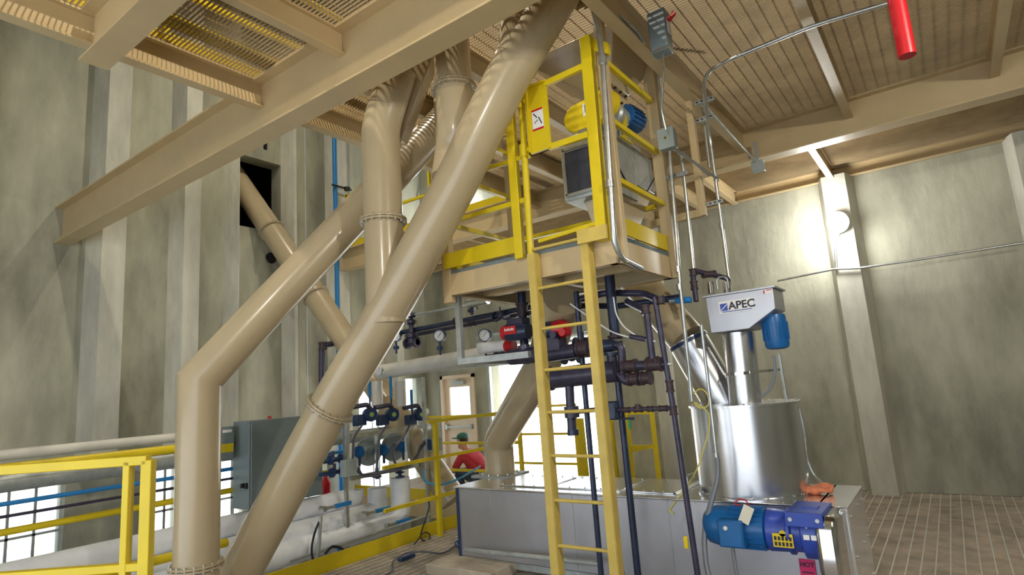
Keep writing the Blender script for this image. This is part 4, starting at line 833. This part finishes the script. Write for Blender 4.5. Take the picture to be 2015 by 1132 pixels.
# manifold rack
mr = thing('manifold_rack', 'galvanised strut rack carrying the valve manifold beside the walkway', 'rack', (-6.0, 5.5, -.4))
for px in (681, 841):
    p = at(px, 950, x=-5.95); obj('upright', MB().bar((p.x, p.y, -.5), (p.x, p.y, at(px, 742 if px > 800 else 830, x=-5.95).z), .04, .04, (0, 1, 0)), 'galv', mr)
for py0, py1 in ((858, 836), (942, 908)):
    a = at(690, py0, x=-6.05); b = at(838, py1, x=-6.05); b.z = a.z; obj('shelf_rail', MB().bar(a, b, .05, .05), 'galv', mr)
for px in (741, 800): p = at(px, 850, x=-6.1); obj('upright', MB().bar((p.x, p.y, p.z-.35), (p.x, p.y, p.z+.05), .05, .04, (0, 1, 0)), 'galv', mr)
t = thing('junction_box', 'grey junction box at the left foot of the manifold rack', 'junction box', at(686, 938, x=-5.9)); obj('box_body', MB().cbox(at(686, 921, x=-5.9), (.1, .17, .19)), 'greyl', t, bevel=.006); obj('conduit_stub', MB().bar(at(683, 905, x=-5.92), at(684, 830, x=-5.92), .035, .035), 'galv', t)
t = thing('junction_box', 'grey junction box on the right end of the manifold rack', 'junction box', at(855, 886, x=-5.8)); obj('box_body', MB().cbox(at(857, 875, x=-5.8), (.1, .17, .17)), 'greyl', t, bevel=.006); obj('cable_gland', MB().cbox(at(846, 875, x=-5.82), (.06, .04, .14)), 'navy', t)
xq = lambda px, py: at(px, py, x=-5.95)
cable('grey cable looping from the left positioner down to the rack foot', [xq(712, 838), xq(696, 860), xq(694, 920), xq(716, 938), xq(745, 936)], .016)
cable('grey cable looping from the middle positioner around its transmitter', [xq(760, 838), xq(745, 865), xq(741, 925), xq(748, 936)], .016)
cable('grey cable sweeping from the right positioner under the transmitter', [xq(808, 835), xq(795, 860), xq(772, 885), xq(775, 912), xq(800, 924), xq(822, 900), xq(828, 872), xq(846, 862)], .016)
cable('long grey cable sagging from the left disc to the right junction box', [xq(705, 920), xq(712, 936), xq(790, 925), xq(815, 905), xq(838, 868), xq(850, 864)], .014)
cable('blue air hose drooping from the rack across the yellow railing', [at(832, 925, x=-5.6), at(836, 950, x=-5.5), at(868, 956, x=-5.3), at(905, 942, x=-5.15), at(945, 918, x=-5.3)], .013, 'bluehose', 'air_hose')
cable('black cable coiled over the yellow kick plate', [at(840, 980, x=-5.35), at(846, 995, x=-5.3), at(825, 1060, x=-5.3), at(842, 1068, x=-5.3), at(848, 1052, x=-5.3), at(835, 1046, x=-5.3), at(815, 1072, x=-5.2)], .008, 'black')
cable('black hose loop hanging under the insulated pipes at the left', [at(640, 1090, x=-5.7), at(652, 1075, x=-5.7), at(672, 1078, x=-5.7), at(685, 1092, x=-5.7), at(680, 1105, x=-5.7)], .016, 'black')
cable('black strap cable hanging in front of the lower insulated pipe', [at(632, 1018, x=-5.8), at(618, 1050, x=-5.75), at(612, 1085, x=-5.75), at(618, 1110, x=-5.75)], .012, 'black')
run('short silver standpipe with clips in front of the lower insulated pipe', [at(631, 1015, x=-5.78), at(628, 1070, x=-5.78), at(622, 1112, x=-5.78)], .02, 'galvflat')
tag(obj('blue_strut', MB().bar(at(667, 1068, x=-5.9), at(667, 1100, x=-5.9), .03, .03), 'bluep'), 'short blue upright under the insulated pipes', 'strut')
p = at(641, 965, x=-6.9); tag(obj('extinguisher', MB().lathe(p-V((0, 0, .25)), (0, 0, 1), [(0, .05), (.02, .07), (.34, .07), (.4, .03), (.44, .03)], 20), 'red'), 'red fire extinguisher just right of the grey enclosure', 'extinguisher')
# wall pipes
wp = at(660, 400, x=-9.0); run('bright blue vertical pipe on the left concrete wall', [V((-9.0, wp.y, -.5)), V((-9.0, wp.y, 7.5))], .042, 'bluep')
t = thing('pipe_clamp', 'black clamp bracket holding the blue wall pipe', 'clamp', at(664, 366, x=-8.98)); p = at(662, 366, x=-8.93); obj('clamp_bar', MB().bar(p-V((0, .1, 0)), p+V((0, .35, -.0)), .03, .03).cyl(p+V((0, .25, -.03)), p+V((0, .25, .03)), .06), 'black', t)
run('dark bent pipe on the wall below the sloping duct', [at(690, 672, x=-7.6), at(633, 680, x=-7.6), at(633, 760, x=-7.6)], .045, 'pipe', bend=.06, fits=((at(635, 681, x=-7.6), Z, 1),))
p = at(522, 282, x=-9.29); tag(obj('wall_slot', MB().cbox(p, (.02, .06, .22)), 'dark'), 'small black slot in the concrete above the dark opening', 'slot')
p = at(534, 508, x=-9.29); tag(obj('wall_hole', MB().lathe(p, (1, 0, 0), [(0, .1), (.01, .09), (.012, .01)], 20), 'dark', smooth=30), 'dark broken hole in the concrete below the sloping duct', 'hole')
run('thin blue line running up the back wall above the rear deck', [at(780, 408, y=9.4), at(860, 372, y=9.4)], .02, 'bluep')
# rear deck rails and small lamp
rr = thing('guardrail', 'yellow guardrail on the rear upper deck seen behind the vertical duct', 'railing', (-8.9, 7.15, ZD+.03))
for z in (5.08, 5.6): obj('rail', MB().bar((-9.0, 7.15, z), (-4.7, 7.15, z), .045, .045), 'yellow', rr)
for x in (-8.95, -6.75, -4.75): obj('post', MB().bar((x, 7.15, ZD+.03), (x, 7.15, 5.62), .045, .045, (0, 1, 0)), 'yellow', rr)
obj('kick_plate', MB().bar((-9.2, 7.12, ZD+.1), (-4.7, 7.12, ZD+.1), .01, .13), 'yellowd', rr)
lp = at(908, 415, y=9.3); t = thing('deck_lamp', 'small bright lamp behind the long diagonal duct on the rear deck', 'lamp', lp-V((0, 0, .08))); obj('bulb', MB().ball(lp, .07), 'bulb', t); obj('socket', MB().cyl(lp+V((0, .05, 0)), lp+V((0, .19, 0)), .04), 'greyl', t); lamp(lp+V((0, -.15, 0)), 45, .1, (.95, .98, 1), kind='POINT')
# kick plates & yellow things on the upper deck seen through the grating
for x, l in ((-4.6, 'yellow kick plate on the shaft edge of the upper deck'), (-4.3, 'yellow plate lying on the upper deck grating close to the shaft'), (-3.75, 'yellow plate on the upper deck grating, further from the shaft')):
    tag(obj('kick_plate', MB().box((x, -.4, ZD+.035), (x+(.012 if x < -4.5 else .14), 7.0, ZD+(.17 if x < -4.5 else .05))), 'yellow'), l, 'kick plate')
ug = thing('guardrail', 'yellow guardrail on the upper deck edge, glimpsed through the grating', 'railing', (-4.55, 0, ZD+.03))
for z in (5.0, 5.55): obj('rail', MB().bar((-4.5, -.4, z), (-4.5, 6.9, z), .045, .045), 'yellow', ug)
for y in (0, 1.9, 3.6, 5.2, 6.9): obj('post', MB().bar((-4.5, y, ZD+.03), (-4.5, y, 5.57), .045, .045, (0, 1, 0)), 'yellow', ug)
# ================================================================== MEZZANINE RAILINGS
wk = thing('guardrail', 'yellow guardrail with kick plate along the open edge of the grated floor', 'railing', (-5.3, 5, 0))
for z in (.46, .92, 1.36): obj('rail', MB().bar((-5.27, 4.62 if z < 1 else 5.35, z), (-5.27, 7.25, z), .038, .038), 'yellow', wk)
for y in (5.48, 7.25): obj('post', MB().bar((-5.27, y, 0), (-5.27, y, 1.38), .05, .05, (0, 1, 0)), 'yellow', wk)
obj('kick_plate', MB().bar((-5.42, -.5, .04), (-5.42, 7.3, .04), .012, .22), 'yellowd', wk)
w2 = thing('guardrail', 'yellow guardrail crossing behind the walkway in front of the exit door', 'railing', (-7, 7.3, 0))
for z in (.47, .89, 1.31): obj('rail', MB().bar((-7.3, 7.32, z), (-5.35, 7.32, z), .038, .038), 'yellow', w2)
obj('kick_plate', MB().bar((-9.2, 7.36, .04), (-5.4, 7.36, .04), .012, .2), 'yellowd', w2)
obj('post', MB().bar((-7.28, 7.32, 0), (-7.28, 7.32, 1.33), .045, .045, (0, 1, 0)), 'yellow', w2)
w3 = thing('guardrail', 'yellow guardrail in the bright doorway behind the ladder', 'railing', (-5.2, 8.0, 0))
for x in (-5.3, -4.75): obj('post', MB().bar((x, 8.0, 0), (x, 8.0, 1.4), .045, .045, (0, 1, 0)), 'yellow', w3)
for z in (.5, .95, 1.38): obj('rail', MB().bar((-6.1, 8.0, z), (-4.75, 8.0, z), .035, .035), 'yellow', w3)
w4 = thing('stair_rail_frame', 'bright yellow rail frame behind the mixer, in front of the concrete wall', 'railing', (-3.6, 7.6, 0))
for x in (-3.69, -3.32): obj('post', MB().bar((x, 7.6, 0), (x, 7.6, 1.27), .05, .05, (0, 1, 0)), 'yellow', w4)
for z in (.8, 1.25): obj('rail', MB().bar((-3.69, 7.6, z), (-3.32, 7.6, z), .045, .045), 'yellow', w4)
obj('rail', MB().bar((-3.69, 7.6, .74), (-3.32, 7.5, .82), .04, .04), 'yellow', w4)
tag(obj('yellow_bollard', MB().bar((-3.9, 7.5, 0), (-3.93, 7.5, 1.25), .13, .06, (0, 1, 0)), 'yellow', bevel=.01), 'wide yellow upright just left of the rail frame behind the mixer', 'post')
tag(obj('yellow_post', MB().bar((-4.42, 7.6, .0), (-4.44, 7.6, 1.2), .11, .06, (0, 1, 0)), 'yellow', bevel=.01), 'thick yellow upright standing in the bright doorway between the ladder rails', 'post')
# foreground rail
fr = thing('guardrail', 'near yellow guardrail panel at the bottom left of the view', 'railing', (-2.6, 1.0, 0))
f1 = at(293, 905, d=2.35); f0 = at(256, 905, d=2.35); dirn = V((0, 1, 0))
hx_, hy_ = f1.x, f1.y; zt = at(293, 905, d=2.35).z
d_ = V((f0.x-f1.x, f0.y-f1.y, 0)).normalized()
P1 = V((hx_, hy_, 0)); P0 = P1+d_*.078; P2 = P1+d_*.8
for p in (P1, P0, P2): obj('post', MB().bar((p.x, p.y, 0), (p.x, p.y, zt), .042 if p is P1 else .026, .04, d_.cross(V(Z))), 'yellow', fr, bevel=.003)
obj('rail', MB().bar(P1+V((0, 0, zt)), P2+V((0, 0, zt)), .04, .036), 'yellow', fr, bevel=.003)
zm = at(293, 1105, d=2.35).z; obj('rail', MB().bar(P1+V((0, 0, zm)), P2+V((0, 0, zm)), .036, .03), 'yellow', fr, bevel=.003)
zm -= .35; obj('rail', MB().bar(P1+V((0, 0, zm)), P2+V((0, 0, zm)), .036, .03), 'yellow', fr, bevel=.003)
# pads & things on the floor
tag(obj('concrete_pad', MB().box((-4.35, 4.3, 0), (-3.55, 4.75, .1)), 'pad', bevel=.01), 'pale pad under the left end of the mixer', 'pad')
tag(obj('floor_plate', MB().box((-4.15, 3.95, .003), (-3.45, 4.28, .03)), 'pad', bevel=.005), 'flat pale plate on the grating in front of the mixer pad', 'plate')
tag(obj('floor_plate', MB().box((-3.3, 4.25, .003), (-2.75, 4.62, .015)), 'galvflat', bevel=.003), 'metal plate on the grating behind the ladder foot', 'plate')
t = thing('power_cable', 'dark cable with plug lying on the grated floor by the kick plate', 'cable', at(800, 1095, z=.02))
zz = .025; obj('cord', MB().tube([at(905, 1068, z=zz), at(870, 1092, z=zz), at(835, 1085, z=zz), at(800, 1088, z=zz), at(770, 1105, z=zz), at(775, 1125, z=zz), at(740, 1140, z=zz)], .009, 8, bend=.2), 'cable', t)
obj('plug', MB().bar(at(785, 1103, z=.035), at(815, 1092, z=.035), .05, .04), 'navy', t, bevel=.01)
cable('coil of dark cable at the bottom left corner of the mixer', [at(915, 1070, z=.05), at(895, 1065, z=.04), at(900, 1078, z=.03), at(925, 1082, z=.04), at(918, 1068, z=.08)], .014, 'navy')
# items on mixer top
t = tag(obj('rag', MB().ball((-.98, 5.02, MZ+.045), .1, 16, (1.1, .6, .35)).ball((-.9, 5.05, MZ+.06), .05, 12, (1.2, .9, .7)).ball((-1.06, 5.0, MZ+.05), .05, 12, (1, 1, .6)), 'orange'), 'crumpled orange rag on the lid beside the steel drum', 'rag')
tx = bpy.data.textures.new('ragnoise', 'CLOUDS'); tx.noise_scale = .05
ss = t.modifiers.new('sub', 'SUBSURF'); ss.levels = ss.render_levels = 2
dm = t.modifiers.new('d', 'DISPLACE'); dm.texture = tx; dm.strength = .045; dm.mid_level = .5
t = thing('paper_tag', 'cream paper tag with red wire hanging on the blue motor', 'tag', (-1.27, my-.16, mz+.06)); c = V((-1.27, my-.165, mz+.12)); rr_ = Matrix.Rotation(.45, 3, 'Y')
obj('tag_card', MB().cbox(c, (.07, .003, .12), rr_), 'tag', t); obj('red_wire', MB().tube([c+V((-.03, 0, .06)), c+V((-.08, .02, .05)), c+V((-.06, .05, .09)), c+V((0, .04, .09)), c+V((.03, .0, .04))], .004, 8, bend=.03), 'red', t)
# flex hoses
cable('grey flexible conduit hanging left of the blue motor to the floor', [at(1411, 900, y=4.42), at(1413, 940, y=4.42), at(1400, 985, y=4.38), at(1384, 1050, y=4.35), at(1390, 1120, y=4.3), at(1405, 1165, y=4.25)], .02, 'hose', 'flex_conduit')
conduit('thin galvanised conduit dropping in front of the steel drum to the flexible conduit', [at(1380, 640, y=4.42), at(1398, 790, y=4.42), at(1411, 905, y=4.42)], .012, 'galv', bend=.03, clamps=((at(1410, 898, y=4.42), Z),))
cable('grey flexible conduit from the motor terminal box to the floor', [V((-1.39, my-.16, mz-.1)), V((-1.39, my-.16, mz-.2)), V((-1.36, my-.15, .0))], .014, 'hose', 'flex_conduit')
cable('braided flexible conduit down the right side of the steel drum', [at(1572, 805, y=5.1), at(1583, 850, y=5.1), at(1586, 900, y=5.15), at(1600, 935, y=5.15), at(1622, 955, y=5.1)], .012, 'galv', 'flex_conduit')
cable('grey flexible conduit looping from the vertical blue motor to the spout', [at(1522, 700, y=5.0), at(1526, 730, y=5.0), at(1518, 765, y=5.0), at(1500, 780, y=5.02)], .012, 'hose', 'flex_conduit')
cable('spiral wire hanging from the vertical blue motor to the drum rim', [at(1533, 695, y=5.05), at(1538, 730, y=5.05), at(1548, 790, y=5.05)], .011, 'galv', 'flex_conduit')
cable('yellow cord looped above the steel drum', [at(1365, 775, y=4.6), at(1378, 763, y=4.6), at(1393, 775, y=4.6), at(1396, 800, y=4.6), at(1375, 805, y=4.6), at(1364, 790, y=4.6), at(1395, 810, y=4.6), at(1397, 840, y=4.6), at(1372, 930, y=4.62), at(1330, 985, y=4.63), at(1316, 1005, y=4.63), at(1325, 1012, y=4.63)], .005, 'yellowcord', 'cord')
t = tag(obj('floor_debris', MB().ball(at(1470, 1120, z=.06), .07, 12, (1.4, 1, .6)).ball(at(1450, 1128, z=.05), .05, 12, (1, 1, .8)), 'navy'), 'dark blue rag lying on the floor below the motor', 'rag')
t.modifiers.new('sub', 'SUBSURF').levels = 1; dm = t.modifiers.new('d', 'DISPLACE'); dm.texture = tx; dm.strength = .05
# ================================================================== PERSON
hp = at(910, 868, y=7.75)
pr = thing('person', 'person in a red shirt and green cap crouching behind the yellow railing', 'person', (hp.x+.3, 7.75, 0))
def skinfig(name, verts, edges, radii, m, parent, sub=2):
    o0 = V(WL[parent.name]); me = bpy.data.meshes.new(name); me.from_pydata([tuple(V(v)-o0) for v in verts], edges, [])
    o = bpy.data.objects.new(name, me); COL.objects.link(o); o.parent = parent; WL[o.name] = tuple(o0)
    sk = o.modifiers.new('skin', 'SKIN'); sk.use_smooth_shade = True
    for i, r in enumerate(radii):
        sv = me.skin_vertices[0].data[i]; sv.radius = (r, r) if not isinstance(r, tuple) else r; sv.use_root = (i == 0)
    s2 = o.modifiers.new('sub', 'SUBSURF'); s2.levels = s2.render_levels = sub
    me.materials.append(M[m]); return o
hx, hy, hz = hp.x, hp.y, hp.z
px_, py_ = hx+.42, hy                         # pelvis
body_v = [(px_, py_, .30), (px_-.08, py_, .45), (hx+.16, hy, .62), (hx+.08, hy, .70), (hx+.02, hy, hz-.06), (hx-.01, hy, hz+.02),
          (hx+.12, hy-.18, .64), (hx-.02, hy-.24, .42), (hx-.2, hy-.16, .36), (hx-.28, hy-.13, .36),
          (hx+.12, hy+.18, .64), (hx-.02, hy+.24, .42), (hx-.2, hy+.1, .36), (hx-.28, hy+.08, .36),
          (px_-.05, py_-.12, .28), (px_-.42, py_-.17, .42), (px_-.3, py_-.16, .06), (px_-.48, py_-.17, .04),
          (px_-.05, py_+.12, .28), (px_-.42, py_+.17, .42), (px_-.3, py_+.16, .06), (px_-.48, py_+.17, .04)]
body_e = [(0,1),(1,2),(2,3),(3,4),(4,5),(2,6),(6,7),(7,8),(8,9),(2,10),(10,11),(11,12),(12,13),(0,14),(14,15),(15,16),(16,17),(0,18),(18,19),(19,20),(20,21)]
body_r = [.13,.13,.13,.065,.07,.06,.06,.042,.033,.03,.06,.042,.033,.03,.09,.065,.045,.04,.09,.065,.045,.04]
skinfig('body', body_v, body_e, body_r, 'skin', pr)
skinfig('shirt', body_v[:4]+[body_v[6], body_v[7], body_v[10], body_v[11]], [(0,1),(1,2),(2,3),(2,4),(4,5),(2,6),(6,7)], [.15,.155,.155,.085,.08,.06,.08,.06], 'shirt', pr)
skinfig('trousers', [body_v[0]]+body_v[14:17]+body_v[18:21], [(0,1),(1,2),(2,3),(0,4),(4,5),(5,6)], [.15,.105,.08,.06,.105,.08,.06], 'jeans', pr)
for s_ in (-1, 1):
    fx = px_-.36; obj('shoe', MB().ball((fx-.04, py_+s_*.165, .045), .13, 16, (1, .38, .34)), 'black', pr)
hd_ = obj('head', MB().ball((hx, hy, hz+.0), .1, 20, (.98, .8, 1.2)).ball((hx-.1, hy, hz-.015), .02, 10, (1, .7, 1.1)).ball((hx+.01, hy-.08, hz), .025, 10, (.8, .4, 1.2)).ball((hx+.01, hy+.08, hz), .025, 10, (.8, .4, 1.2)).ball((hx-.05, hy, hz-.09), .045, 12), 'skin', pr)
obj('eyes', MB().ball((hx-.088, hy-.032, hz+.015), .01, 8).ball((hx-.088, hy+.032, hz+.015), .01, 8), 'text', hd_)
obj('mouth', MB().cbox((hx-.088, hy, hz-.06), (.012, .04, .006)), 'redlabel', hd_)
obj('hair', MB().ball((hx+.03, hy, hz+.02), .1, 18, (.85, .84, 1.05)), 'hair', pr)
obj('cap', MB().lathe((hx+.01, hy, hz+.04), (-.1, 0, 1), [(0, .105), (.04, .105), (.075, .085), (.095, .045), (.1, .01)], 24).cbox((hx-.13, hy, hz+.045), (.11, .13, .012), Matrix.Rotation(.12, 3, 'Y')), 'cap', pr, 'green cap')
for s_, b0 in ((-1, V((hx-.28, hy-.13, .36))), (1, V((hx-.28, hy+.08, .36)))):
    vs = [b0, b0+V((-.05, 0, -.01))]; es = [(0, 1)]; rs = [.028, .03]
    for k in range(4):
        y = (-.03+.02*k); L = (.05, .06, .058, .045)[k]; i = len(vs); vs += [b0+V((-.085, y, -.01)), b0+V((-.085-L*.6, y, -.03)), b0+V((-.085-L*.8, y, -.06))]; es += [(1, i), (i, i+1), (i+1, i+2)]; rs += [.0095, .009, .008]
    i = len(vs); vs += [b0+V((-.06, -s_*.035, -.02)), b0+V((-.09, -s_*.05, -.045))]; es += [(1, i), (i, i+1)]; rs += [.011, .009]
    skinfig('hand', vs, es, rs, 'skin', pr, 1)

# ================================================================== UNSEEN LAMPS (first inferred from the beam stripes, the rest added for light)
def offscreen_lamp(loc, power, label, col=(1, .9, .72), aim=(0, 0, -1)):
    loc = V(loc); t = thing('unseen_lamp', label, 'lamp', loc)
    a = V(aim).normalized()
    obj('reflector', MB().lathe(loc, a, [(-.2, .06), (-.18, .12), (-.02, .24)], 28, caps=False), 'galvflat', t)
    obj('diffuser', MB().lathe(loc, a, [(-.03, .22), (-.025, .22)], 28), mat('lamp_diffuser', (1, 1, 1), .5, emit=(*col, 4)), t)
    lamp(loc+a*.02, power, .12, col, aim)
offscreen_lamp((-3.2, 1.9, 7.6), 150, 'high bay lamp above the upper deck over the deep beam')
offscreen_lamp((-6.6, 4.6, 8.4), 85, 'added unseen lamp high over the open shaft by the left wall')  # added lamp that brightens the left wall
offscreen_lamp((-.6, -1.2, 3.9), 42, 'added unseen lamp behind the viewer under the deck', (1, .93, .8), (-.5, .8, -.35))  # fill lamp added behind the viewpoint
offscreen_lamp((2.0, 2.0, 3.9), 70, 'added unseen lamp under the deck beyond the right edge of the view', (1, .93, .8), (-.6, .5, -.3))  # key lamp added for warm light from the right
